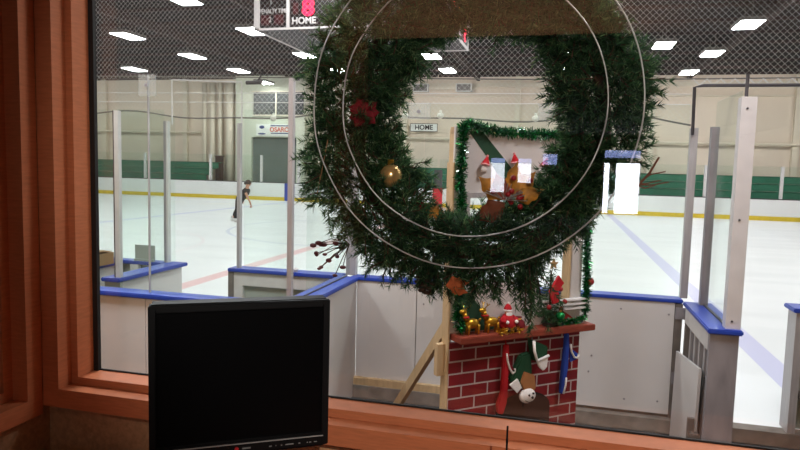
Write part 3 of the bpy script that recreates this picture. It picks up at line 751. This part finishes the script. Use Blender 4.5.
# reindeer
def deer():
    t = fthing('reindeer_figurine', 'gold reindeer figurine at the left end of the mantel', 'figurine', .155, -.09, .94, 'gold reindeer on the mantel')
    s_ = .86
    b_ = MB()
    b_.ball((.0, 0, .095*s_), .05, 14, (1.25, .6, .75))
    b_.tube([(-.045, 0, .11), (-.065, 0, .14), (-.07, 0, .165)], [.026, .02, .017], 10)
    b_.ball((-.082, 0, .175), .024, 12, (1.35, .8, .85))
    b_.tube([(.06, 0, .1), (.075, 0, .115)], [.01, .006], 8)
    b_.build('body', GOLDD, t, smooth=True)
    for x in (-.04, .045):
        for y in (-.018, .018): MB().tube([(x, y, .075), (x+.004, y, .04), (x, y, 0)], [.014, .009, .008], 8).build('leg', GOLDD, t, smooth=True)
    for y in (-1, 1): MB().tube([(-.072, y*.012, .19), (-.06, y*.03, .215), (-.07, y*.035, .235)], .004, 6).tube([(-.062, y*.028, .212), (-.042, y*.035, .226)], .0035, 6).build('antler', GOLDD, t)
    MB().lathe([(.026, -.006), (.03, 0), (.026, .006)], (-.06, 0, .135), 12).build('collar', REDF, t)
    return t
d1 = deer(); d2_ = copy_tree(d1); d2_.location = place(.325, -.09, .94); d2_['label'] = 'gold reindeer figurine next to the red bearded figurine'
# bearded figurine
sf = fthing('bearded_figurine', 'small red coated figurine with white beard and red hat on the mantel', 'figurine', .47, -.09, .94)
MB().lathe([(.0, .02), (.055, .02), (.065, .05), (.055, .09), (.035, .125), (.0, .13)], (0, 0, 0), 18).build('coat', REDF, sf, smooth=True)
MB().ball((0, -.005, .145), .028, 14).build('head', SKIN, sf, smooth=True)
MB().ball((0, -.02, .125), .028, 12, (.95, .6, 1.25)).build('beard', BEARD, sf, smooth=True)
h = MB().lathe([(.033, .16), (.03, .175), (.018, .198), (.004, .21)], (0, 0, 0), 14).build('hat', REDF, sf, smooth=True)
MB().lathe([(.03, .152), (.036, .157), (.036, .163), (.03, .168)], (0, 0, 0), 14).ball((.006, 0, .212), .011, 10).build('hat_trim', BEARD, h, smooth=True)
for s_ in (-1, 1):
    a_ = MB().tube([(s_*.035, -.005, .11), (s_*.062, -.03, .085), (s_*.045, -.055, .08)], [.018, .017, .014], 10).build('arm', REDF, sf, smooth=True)
    MB().ball((s_*.042, -.06, .08), .014, 10).build('cuff', BEARD, a_, smooth=True)
    MB().tube([(s_*.025, -.02, .03), (s_*.03, -.06, .02), (s_*.03, -.075, .012)], [.02, .018, .012], 10).build('boot', DKBRN, sf, smooth=True)
MB().box(-.07, .07, -.07, .05, 0, .02).build('base', GOLDD, sf)
gs_ = fthing('gift_sack', 'dark red sack beside the bearded figurine', 'sack', .575, -.09, .94)
MB().lathe([(.0, 0), (.045, 0), (.055, .03), (.045, .065), (.018, .085), (.026, .1), (.0, .1)], (0, 0, 0), 14).build('sack', mat('dark_red_cloth', (110, 16, 24), .85), gs_, smooth=True)
MB().lathe([(.02, .08), (.024, .085), (.02, .09)], (0, 0, 0), 12).build('tie', GOLDD, gs_)
gt = fthing('gold_tinsel', 'loose tuft of gold tinsel in front of the bearded figurine', 'tinsel', .45, -.15, .94)
tinsel([(-.1, 0, .012), (.02, 0, .02), (.1, 0, .012)], .035, 420, 'strands', gt, [GOLDD], (1,), wd=.003)
# needle generator
def needles(twigs, parent, name, ms, wts, nl=.026, dens=420, wd=.0013, lift=.75):
    V = []; Fc = []; MI = []; base = 0
    for (p, d, ln, tip) in twigs:
        k = max(10, int(dens*ln)); t = rng.random(k)**.9
        bend = np.array((0, 0, -.12*ln))
        P0 = np.array(p)[None]+np.array(d)[None]*ln*t[:, None]+bend[None]*(t**2)[:, None]
        rv = rng.normal(size=(k, 3)); D = np.array(d)[None]
        rv -= (rv*D).sum(1)[:, None]*D; rv /= np.linalg.norm(rv, axis=1)[:, None]+1e-9
        nd = rv*lift+D*(.5+.5*t[:, None]); nd /= np.linalg.norm(nd, axis=1)[:, None]
        L_ = nl*(.7+.5*rng.random(k))*(1.05-.35*t)
        T = P0+nd*L_[:, None]
        sd = np.cross(nd, rng.normal(size=(k, 3))); sd /= np.linalg.norm(sd, axis=1)[:, None]+1e-9
        q = np.stack([P0-sd*wd, P0+sd*wd, T], 1).reshape(-1, 3)
        V.append(q); Fc.append(base+np.arange(k*3).reshape(-1, 3)); base += k*3
        w_ = wts if not tip else (wts[0], wts[1]*2.2, wts[2]*.5)
        MI.append(rng.choice(len(ms), size=k, p=np.array(w_)/sum(w_)))
    return raw(name, np.vstack(V), np.vstack(Fc), ms, np.concatenate(MI), parent)
# little tree on the mantel
tr = fthing('tabletop_tree', 'small dark decorated fir tree standing on the mantel', 'tree', .88, -.075, .94)
tw = []
for i in range(120):
    h_ = random.random()**1.2; r_ = .115*(1-h_)+.02; a = random.random()*6.28
    d = Vector((math.cos(a), math.sin(a), random.uniform(-.25, .35))).normalized()
    tw.append(((0, 0, .06+.38*h_), tuple(d), r_, True))
needles(tw, tr, 'foliage', [NEED, NEED2, NEED3], (3, .3, 5), .028, 700, .0016)
MB().tube([(0, 0, 0), (0, 0, .44)], [.012, .005], 8).build('trunk', TWIG, tr)
MB().lathe([(0, 0), (.05, 0), (.055, .03), (.0, .035)], (0, 0, 0), 14).build('base', DKBRN, tr)
star = []
for i in range(10):
    a = PI/2+i*PI/5; r_ = .045 if i % 2 == 0 else .019; star.append((r_*math.cos(a)+.02, .49+r_*math.sin(a)))
MB().prism(star, -.008, .008).build('star', GOLDB, tr)
bb = MB().ball((.02, -.11, .10), .034, 16).build('bauble', mat('green_bauble', (20, 120, 60), .15, .6), tr, smooth=True)
MB().lathe([(.008, .03), (.008, .045)], (.02, -.11, .10), 10).build('cap', GOLDD, bb)
for (x, y, z) in ((.09, -.07, .2), (-.07, -.08, .17), (.05, -.06, .3), (.1, -.02, .13)): MB().ball((x, y, z), .02, 12).build('bauble', BERRY, tr, smooth=True)
MB().prism([(-.10, .30), (-.02, .42), (.03, .36), (-.02, .30), (.0, .22), (-.06, .2)], -.12, -.10).build('red_bow', REDF, tr)

# three red ornaments on the upper panel
on0 = None
for i, (u, z, rt, lab) in enumerate(((.235, 2.19, .3, 'red felt ornament under the green stripe, leftmost of three'), (.50, 2.215, -.25, 'red felt ornament in the middle at the end of the green stripe'), (.765, 2.19, .6, 'red felt ornament at right, partly against the wreath'))):
    if on0 is None:
        on0 = fthing('felt_ornament', lab, 'ornament', u, -.03, z, 'red ornaments on the backdrop')
        hx = MB().lathe([(.05, 0), (.046, .02), (.028, .06), (.008, .1)], (0, 0, 0), 14).build('hat', REDF, on0, smooth=True)
        MB().lathe([(.046, -.012), (.056, -.004), (.056, .006), (.046, .014)], (0, 0, 0), 14).ball((0, 0, .105), .016, 10).build('hat_trim', mat('pink_white_fluff', (214, 150, 150), .9), hx, smooth=True)
        MB().lathe([(.0, -.1), (.03, -.1), (.036, -.06), (.03, -.01), (0, -.01)], (0, 0, 0), 14).build('body', PANEL, on0, smooth=True)
        o = on0
    else:
        o = copy_tree(on0); o.location = place(u, -.03, z); o['label'] = lab
    o.rotation_euler = (0, rt*.8, FA); o.location.x += 0
    o.location = place(u, -.065, z); o.scale = (.62, .62, .62)

# stockings
def stocking_poly(h_, w_, toe):
    p = [(-w_/2, 0), (w_/2, 0), (w_/2, -h_*.62), (w_/2-.01, -h_*.9), (w_/2-.03, -h_), (-w_/2-toe*.5, -h_), (-w_/2-toe, -h_*.95), (-w_/2-toe, -h_*.86), (-w_/2-.01, -h_*.72)]
    return p
def cane(cx, y, z0, s_): return [(cx, y, z0), (cx+.012*s_, y, z0-.06), (cx+.04*s_, y, z0-.13), (cx+.075*s_, y, z0-.17), (cx+.105*s_, y, z0-.165), (cx+.11*s_, y, z0-.14)]
k = fthing('stocking', 'narrow red stocking with white trim hanging at left of the hearth', 'stocking', .46, -.09, .87, 'stockings hanging from the mantel')
MB().prism([(-.005, -.03), (.035, -.06), (.04, -.42), (.03, -.5), (-.005, -.58), (-.06, -.57), (-.075, -.5), (-.03, -.4), (-.02, -.1)], -.02, .02).build('sock', REDF, k, bevel=.008)
MB().prism([(.02, -.12), (.045, -.15), (.10, -.24), (.03, -.25)], -.015, -.005).build('folded_cuff', mat('deep_red_felt', (120, 16, 30), .9), k)
MB().tube([(.0, -.025, -.10), (.012, -.025, -.16), (.04, -.025, -.22), (.075, -.025, -.26), (.105, -.025, -.25), (.10, -.025, -.225)], .009, 8).build('white_trim', BEARD, k, smooth=True)
MB().tube([(0, 0, .0), (.01, 0, -.06)], .006, 6).ball((.0, -.01, -.05), .03, 10, (1.1, .5, .7)).build('ribbon', REDF, k, smooth=True)
k.scale = (.8, 1, 1)
k = fthing('stocking', 'puffy green stocking with white cuff and pale dotted toe over the hearth', 'stocking', .65, -.10, .86, 'stockings hanging from the mantel')
MB().prism([(-.06, -.12), (.03, -.1), (.05, -.25), (.05, -.34), (.0, -.38), (-.1, -.36), (-.15, -.3), (-.1, -.2)], -.03, .03).build('sock', GRNF, k, bevel=.012)
MB().prism([(-.04, -.24), (.06, -.28), (.08, -.38), (.05, -.42), (-.03, -.40), (-.07, -.32)], -.045, -.03).build('tan_patch', BRNF, k, bevel=.005)
MB().prism([(-.17, -.33), (-.10, -.29), (-.06, -.36), (-.1, -.40)], -.046, -.03).build('white_patch', BEARD, k)
te = MB().ball((.0, -.04, -.435), .075, 16, (1.0, .5, .78)).build('toe', BEARD, k, smooth=True)
MB().ball((-.01, -.078, -.42), .009, 8).ball((.03, -.076, -.41), .009, 8).ball((.02, -.08, -.44), .011, 8).build('dots', SIGNK, te)
MB().tube([(-.04, -.07, -.46), (-.01, -.08, -.475), (.03, -.075, -.47)], .003, 6).build('stitch', SIGNK, te)
cf = MB().prism([(.02, .0), (.17, -.06), (.16, -.17), (.13, -.19), (.06, -.17)], -.06, .03).build('cuff_lining', GRNF, k, bevel=.01)
MB().tube([(.02, -.065, .0), (.03, -.065, -.08), (.06, -.065, -.16), (.17, -.065, -.13)], .012, 8).build('white_trim', BEARD, k, smooth=True)
MB().prism([(.06, -.16), (.17, -.13), (.165, -.22), (.13, -.25), (.09, -.22)], -.064, -.04).build('cuff', BEARD, k, bevel=.006)
MB().tube([(.05, 0, .02), (.04, -.02, -.03)], .005, 6).build('loop', ROPE, k)
k = fthing('stocking', 'narrow blue stocking with white trim at the right end of the mantel', 'stocking', 1.05, -.09, .87, 'stockings hanging from the mantel')
MB().prism([(-.02, 0), (.02, 0), (.03, -.1), (.03, -.28), (.015, -.36), (-.02, -.5), (-.05, -.49), (-.04, -.3), (-.02, -.1)], -.02, .02).build('sock', BLUF, k, bevel=.008)
MB().prism([(.04, -.12), (.15, -.18), (.145, -.22), (.05, -.24)], -.015, -.005).build('folded_cuff', BLUF, k)
MB().tube([(.035, -.025, -.09), (.05, -.025, -.15), (.09, -.025, -.2), (.135, -.025, -.21), (.145, -.025, -.18)], .009, 8).tube([(.0, -.025, -.36), (-.005, -.025, -.42), (-.03, -.025, -.49)], .009, 8).build('white_trim', BEARD, k, smooth=True)

k.scale = (.8, 1, 1)
# ------------------------------------------------------------------ wreath (hangs outside the glass)
WC = Vector((-.27, 1.83, 2.335))
wr = thing('wreath', 'large green fir wreath hanging in the window with leaves and berries', 'wreath', tuple(WC))
tw = []
for i in range(3600):
    a = random.random()*2*PI; bot = max(0, -math.sin(a)); top = max(0, math.sin(a))
    lft = max(0, -math.cos(a)); rgt = max(0, math.cos(a))
    rc = .37+.07*bot+.02*lft+.0*rgt
    rad = Vector((math.cos(a), 0, math.sin(a))); tan = Vector((-math.sin(a), 0, math.cos(a)))
    lump = 1+.16*math.sin(a*5+1.3)+.12*math.sin(a*11)
    ph = random.random()*2*PI; rr = (.015+(.072+.03*lft-.012*rgt)*math.sqrt(random.random()))*lump
    if 4.95 < a < 5.9: rr *= .7; rc -= .035
    o_ = rad*math.cos(ph)*1.1+Vector((0, 1, 0))*math.sin(ph)*.8
    p = rad*rc+Vector((0, .125, 0))+o_*rr
    d = (o_*random.uniform(.35, 1.)+tan*random.uniform(-.9, .9)+Vector((0, random.gauss(0, .25), random.gauss(-.05, .25)))).normalized()
    ln = random.uniform(.045, .09)
    if p.y < .02: p.y = .02
    if p.y+d.y*ln < .008: d.y = (.01-p.y)/ln; d.normalize()
    tw.append((tuple(p), tuple(d), ln, rr > .1))
for (x, z, dx, dz, ln) in ((.38, .13, .9, .35, .17), (.17, -.47, .1, -1, .17), (.16, -.46, .2, -1, .14), (-.12, -.48, -.1, -1, .11), (-.27, .1, .7, .2, .12), (.31, .03, -.6, .3, .1), (-.2, -.2, .9, -.1, .08)):
    for q in range(12):
        d = Vector((dx+random.gauss(0, .2), random.gauss(.05, .15), dz+random.gauss(0, .2))).normalized()
        tw.append(((x+random.gauss(0, .02), .12+random.gauss(0, .02), z+random.gauss(0, .02)), tuple(d), ln*random.uniform(.5, 1), False))
fo = needles(tw, wr, 'foliage', [NEED, NEED2, NEED3], (5, .8, 3), .035, 600, .0017, .9)
m = MB()
for (p, d, ln, _) in tw[::2]:
    a = Vector(p); b_ = a+Vector(d)*ln*.8; m.bar(a, b_, .003, .003)
m.build('twigs', TWIG, wr)
m = MB(); m.tube([(math.cos(2*PI*i/48)*(.37+.07*max(0, -math.sin(2*PI*i/48))), .13, math.sin(2*PI*i/48)*(.37+.07*max(0, -math.sin(2*PI*i/48)))) for i in range(48)], .022, 10, True).build('core', TWIG, wr, smooth=True)
for r_ in (.376, .468):
    MB().tube([(math.cos(2*PI*i/96)*r_, -.008+.004*math.sin(i*.7), math.sin(2*PI*i/96)*r_) for i in range(96)], .0022, 6, True).build('wire_ring', WIRE, wr, smooth=True)
MB().tube([(0, -.008, .452), (.0, -.012, .62), (0, .0, .70)], .002, 6).build('hanging_wire', WIRE, wr)

def leaf(cx, cy, cz, ang, ln, wd, m_, name='leaf', lobes=3, tilt=.3):
    pts = []; n = 22
    for i in range(n+1):
        t = i/n; wv = .95*max(0, math.sin(PI*t**.8))**1.25*(1+.13*math.cos(t*lobes*2*PI)); pts.append((t*ln, wd*wv*.5))
    vs = []; fs = []
    ca, sa = math.cos(ang), math.sin(ang)
    for (x, h_) in pts:
        for s_ in (1, 0, -1):
            lx, lz = x, s_*h_; yy = -tilt*abs(lz)+.06*math.sin(x/ln*PI)*ln
            vs.append((cx+lx*ca-lz*sa, cy+yy, cz+lx*sa+lz*ca))
    for i in range(n):
        for s_ in (0, 1): q = i*3+s_; fs.append((q, q+3, q+4, q+1))
    mm = MB().add(vs, fs); o = mm.build(name, m_, wr, smooth=True)
    md = o.modifiers.new('t', 'SOLIDIFY'); md.thickness = .0015
    return o
def wl(x, z, y=1.95): return (x-WC.x, y-WC.y, z-WC.z)
bx, by, bz = wl(-.165, 2.065, 1.90)
leaf(bx, by, bz, 2.45, .105, .06, GOLDL); leaf(bx+.01, by+.005, bz+.01, 1.35, .11, .05, GOLDL); leaf(bx+.02, by, bz+.01, .85, .10, .06, GOLDL)
leaf(bx+.03, by-.01, bz, .4, .09, .05, GOLDL); leaf(bx-.0, by+.01, bz-.01, 3.75, .10, .07, BRNL); leaf(bx+.0, by-.012, bz+.0, 1.9, .085, .05, mat('rust_leaf', (150, 70, 52), .7, var=.3, scale=60))
m = MB()
for i in range(12): m.ball((bx+random.gauss(.03, .025), by-.02+random.gauss(0, .01), bz+.03+random.gauss(0, .02)), .0085, 10)
m.build('berry_cluster', BERRY, wr, smooth=True)
m = MB()
for i in range(12):
    a = random.uniform(.2, 2.9); m.tube([(bx, by-.01, bz), (bx+.07*math.cos(a), by-.03, bz+.07*math.sin(a)-.02)], .0012, 5)
m.build('wire_stems', WIRE, wr)
# velvet rose
bx, by, bz = wl(-.60, 2.315, 1.88)
for i in range(9):
    a = i*.698; leaf(bx, by+.01*(i % 2), bz, a, .052, .045, ROSE, 'petal', 1, .2)
# gold ball and cap added in place of a reflection in the window glass
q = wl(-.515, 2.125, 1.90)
gb = MB().ball(q, .036, 20, (1, 1, 1.05)).build('gold_reflection_ball', GOLDB, wr, smooth=True)
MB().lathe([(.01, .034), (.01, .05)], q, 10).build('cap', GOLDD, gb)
# berry sprig at left
m = MB(); s2 = MB(); p0 = Vector(wl(-.66, 1.90, 1.95))
for i in range(17):
    e = p0+Vector((-random.uniform(.02, .12), random.gauss(0, .02), random.gauss(-.03, .028)))
    s2.tube([p0, (p0+e)/2+Vector((0, 0, random.gauss(.006, .008))), e], .0014, 5)
    m.ball(e, random.uniform(.005, .010), 10, (random.uniform(.8, 1.5), 1, random.uniform(.6, 1)))
sp = m.build('berry_sprig', mat('dark_berry', (84, 22, 26), .5), wr, smooth=True); s2.build('stem', TWIG, sp)
# other fabric bits
q = wl(-.45, 2.01, 1.95); leaf(q[0], q[1], q[2], .9, .05, .04, ROSE)
q = wl(-.325, 1.805, 1.86); leaf(q[0], q[1], q[2], .2, .07, .05, ORNG); leaf(q[0]+.01, q[1], q[2], -.3, .06, .04, ORNG)
q = wl(-.42, 2.0, 1.95)
for i in range(4): leaf(q[0]+.02*i, q[1], q[2]-.005*i, .8+.3*i, .05, .025, GOLDL)
m = MB()
for i in range(40):
    t = i/40; a = i*2.4; r_ = .032*math.sin(PI*(.12+.8*t)); m.ball((wl(-.40, 1.80)[0]+r_*math.cos(a), .12+r_*math.sin(a), wl(-.4, 1.80)[2]-.04+.08*t), .011, 8, (1, 1, .6))
m.build('pine_cone', mat('pine_cone_brown', (62, 40, 26), .8), wr, smooth=True)
# twig with ribbon left, twig at right
MB().tube([wl(-.70, 2.23, 1.845), wl(-.715, 2.15, 1.845), wl(-.735, 2.06, 1.85)], .0016, 6).build('stick', mat('tan_stick', (150, 112, 74), .7), wr)
m = MB()
m.tube([wl(.20, 2.11, 1.95), wl(.235, 2.15, 1.96), wl(.262, 2.20, 1.97)], [.0035, .0035, .003], 6)
for e in ((.28, 2.16), (.27, 2.135), (.255, 2.12), (.29, 2.13)): m.tube([wl(.20, 2.12, 1.95), wl((.2+e[0])/2, e[1]-.01, 1.96), wl(e[0], e[1], 1.96)], .002, 5)
m.build('orange_twig', mat('orange_brown_twig', (112, 62, 40), .7), wr)

# ------------------------------------------------------------------ office: front wall, windows
GX0, GX1, GZ0, GZ1, GY = -1.459, 1.9, 1.465, 2.98, 1.75
wf = MB()
q_ = .078
wf.box(-48, GX0-q_, 1.66, 1.82, -.4, 8.1).box(GX1+q_, 20, 1.66, 1.82, -.4, 8.1).box(GX0-q_, GX1+q_, 1.66, 1.82, -.4, GZ0-q_).box(GX0-q_, GX1+q_, 1.66, 1.82, GZ1+q_, 8.1)
struct(wf.build('wall_front', WALLB))
win = struct(MB().box(GX0+.001, GX1-.001, GY, GY+.006, GZ0+.001, GZ1-.001).build('window_1', WINGL))
def framed(y0, y1, g0, g1, x0=GX0, x1=GX1, z0=GZ0, z1=GZ1):   # ring between opening grown by g0 (inner) and g1 (outer)
    m_ = MB()
    m_.box(x0-g1, x0-g0, y0, y1, z0-g1, z1+g1).box(x1+g0, x1+g1, y0, y1, z0-g1, z1+g1)
    m_.box(x0-g0, x1+g0, y0, y1, z0-g1, z0-g0).box(x0-g0, x1+g0, y0, y1, z1+g0, z1+g1)
    return m_
fr1 = framed(1.61, 1.665, .024, .082).build('window_frame', WOOD, win)
framed(1.665, 1.76, 0, .077).build('window_stop', WOOD, win)
MB().box(GX0-.05, GX0+.018, 1.735, 1.749, GZ0, GZ1).box(GX0, GX1, 1.744, 1.749, GZ0-.01, GZ0+.005).box(GX1-.015, GX1+.05, 1.735, 1.749, GZ0, GZ1).build('gasket', GASKET, win)
# left wall with its own window
LX = -1.565
LZ0, LZ1 = 1.465, 2.98; LY0, LY1 = -1.0, 1.50
wlm = MB()
wlm.box(LX-.2, LX, LY1+.1, 1.66, .5, 3.17).box(LX-.2, LX, -1.5, LY0-.1, .5, 3.17).box(LX-.2, LX, LY0-.1, LY1+.1, .5, LZ0-.1).box(LX-.2, LX, LY0-.1, LY1+.1, LZ1+.1, 3.17)
struct(wlm.build('wall_left', WALLB))
win2 = struct(MB().box(LX-.116, LX-.11, LY0, LY1, LZ0, LZ1).build('window_2', WINGL))
def framedx(x0, x1, g0, g1):
    m_ = MB()
    m_.box(x0, x1, LY0-g1, LY0-g0, LZ0-g1, LZ1+g1).box(x0, x1, LY1+g0, LY1+g1, LZ0-g1, LZ1+g1)
    m_.box(x0, x1, LY0-g0, LY1+g0, LZ0-g1, LZ0-g0).box(x0, x1, LY0-g0, LY1+g0, LZ1+g0, LZ1+g1)
    return m_
framedx(LX-.03, LX+.025, .05, .107).build('window_frame', WOOD, win2)
framedx(LX-.11, LX-.03, .018, .1).build('window_stop', WOOD, win2)
framedx(LX-.11, LX-.10, 0, .018).build('gasket', GASKET, win2)
struct(MB().box(LX-.2, 3.2, -1.5, 1.66, .4, .5).build('floor', OFFLOOR))
struct(MB().box(LX-.2, 3.2, -1.5, 1.66, 3.17, 3.27).build('ceiling_office', CEILW))
struct(MB().box(3.0, 3.2, -1.5, 1.66, .5, 3.25).build('wall_east', WALLB))
# lobby behind the office
struct(MB().box(-9, 6, -22.3, -1.5, .4, .5).build('floor_hall', DARKW))
struct(MB().box(-9, 6, -22.3, -1.5, 3.6, 3.7).build('ceiling_hall', DARKW))
struct(MB().box(-9.2, -9, -22.3, -1.3, .4, 3.7).box(6, 6.2, -22.3, -1.3, .4, 3.7).box(-9, LX-.2, -1.5, -1.3, .4, 3.7).box(3.2, 6, -1.5, -1.3, .4, 3.7).box(LX-.2, 3.2, -1.5, -1.45, 3.27, 3.7).build('wall_hall', DARKW))
struct(MB().box(-9, 6, -22.3, -22.1, .4, 3.7).build('wall_south', DARKW))
dd = struct(MB().box(1.43, 2.8, -22.1, -22.05, .5, 3.07).build('door_1', PIPEM))
MB().box(1.47, 1.66, -22.05, -22.03, .65, 2.55).box(1.9, 2.74, -22.05, -22.03, .65, 2.55).build('door_glass', DAY, dd)
MB().box(1.47, 2.74, -22.05, -22.03, 2.75, 3.02).build('transom', DAY2, dd)
d3 = struct(MB().box(-2.85, -1.2, -22.1, -22.05, .5, 2.75).build('door_3', PIPEM))
MB().box(-2.8, -2.27, -22.05, -22.03, 1.3, 2.45).box(-1.75, -1.25, -22.05, -22.03, 1.7, 2.45).build('door_glass', DAY3, d3)
MB().box(-2.8, -2.27, -22.05, -22.03, 2.46, 2.64).box(-1.75, -1.25, -22.05, -22.03, 2.46, 2.64).box(-.82, -.28, -22.05, -22.03, 2.43, 2.83).build('transom', DAY2, d3)
ul = bpy.data.lights.new('ceiling_fill', 'SPOT'); ul.energy = 85; ul.color = (1, .78, .58); ul.spot_size = 1.6; ul.spot_blend = .6; ul.shadow_soft_size = 0.0  # added unseen spot warming the office ceiling mirrored in the glass
uo = bpy.data.objects.new('ceiling_fill', ul); COL.objects.link(uo); uo.location = (-.5, -1.05, 1.7); uo.rotation_euler = (PI, 0, 0)

sl = bpy.data.lights.new('office_lamp', 'SPOT'); sl.energy = 1.5; sl.color = (1, .86, .72); sl.spot_size = 2.6; sl.spot_blend = .8; sl.shadow_soft_size = 0.0
so_ = bpy.data.objects.new('office_lamp', sl); COL.objects.link(so_); so_.location = (.9, -.6, 3.1); so_.rotation_euler = (math.radians(40), 0, math.radians(12))
s2l = bpy.data.lights.new('wreath_fill', 'SPOT'); s2l.energy = 125; s2l.color = (1, .95, .88); s2l.spot_size = .86; s2l.spot_blend = .4; s2l.shadow_soft_size = 0.0  # added unseen spot that brightens the wreath
s2o = bpy.data.objects.new('wreath_fill', s2l); COL.objects.link(s2o); s2o.location = (.5, -.9, 3.1)
s2o.rotation_euler = (Vector((-.26, 1.95, 2.3))-Vector((.5, -.9, 3.1))).to_track_quat('-Z', 'Y').to_euler()
# ------------------------------------------------------------------ desk, monitor, rod
dk = thing('desk', 'wooden desk below the window, below the photo edge', 'desk', (-.2, 1.25, .5))
MB().box(-1.25, 1.6, -.35, .34, .70, .74).build('desktop', WOOD, dk)
for x in (-1.2, 1.55):
    for y in (-.3, .3): MB().box(x-.03, x+.03, y-.03, y+.03, 0, .70).build('leg', WOOD, dk)
MA = math.atan2(.53, .848)
mo = thing('monitor', 'black flat computer monitor with blank screen in front of the window', 'monitor', (-.824+.191*.848, 1.141+.191*.53, 1.24), MA)
MW = .382; zt = .612; zb = zt-.335
MB().box(-MW/2, MW/2, 0, .05, zb, zt).build('casing', BLK, mo, bevel=.006)
bz_ = MB()
bz_.box(-MW/2, -MW/2+.014, -.012, .002, zb, zt).box(MW/2-.014, MW/2, -.012, .002, zb, zt).box(-MW/2+.014, MW/2-.014, -.012, .002, zt-.016, zt).box(-MW/2+.014, MW/2-.014, -.012, .002, zb, zb+.028)
bz_.build('bezel', BLK, mo, bevel=.002)
MB().box(-MW/2+.014, MW/2-.014, -.004, .001, zb+.028, zt-.016).build('screen', SCREEN, mo)
MB().box(-MW/2+.014, MW/2-.012, -.0145, -.012, zb+.0215, zb+.0235).build('grey_strip', mat('silver_strip', (150, 148, 146), .4), mo)
MB().lathe([(0, -.0138), (.0045, -.0138), (.0045, -.012), (0, -.012)], (-.012, 0, zb+.011), 12, 'y').build('red_logo', mat('logo_red', (190, 40, 44), .5), mo)
GP = mat('grey_print', (130, 130, 128), .5)
MB().box(0, .018, -.0135, -.012, zb+.0095, zb+.0125).build('printed_mark', GP, mo)
for x, w_ in ((.058, .006), (.072, .002), (.084, .003), (.094, .018), (.123, .004), (.142, .002), (.147, .005), (.158, .007)): MB().box(x, x+w_, -.0135, -.012, zb+.0085, zb+.0105).build('printed_mark', GP, mo)
MB().box(-.03, .03, .05, .09, .02, .45).build('neck', BLK, mo)
MB().lathe([(0, 0), (.11, 0), (.105, .014), (.03, .02), (0, .02)], (0, .06, 0), 24).build('stand_base', BLK, mo)
an = thing('antenna', 'thin black rod standing in front of the sill below the hearth', 'antenna', (-.095, 1.4, 1.24))
MB().tube([(0, 0, .02), (0, 0, .344)], [.0035, .0022], 8).build('rod', BLK, an)
MB().lathe([(0, 0), (.03, 0), (.028, .02), (0, .025)], (0, 0, 0), 16).build('base', BLK, an)
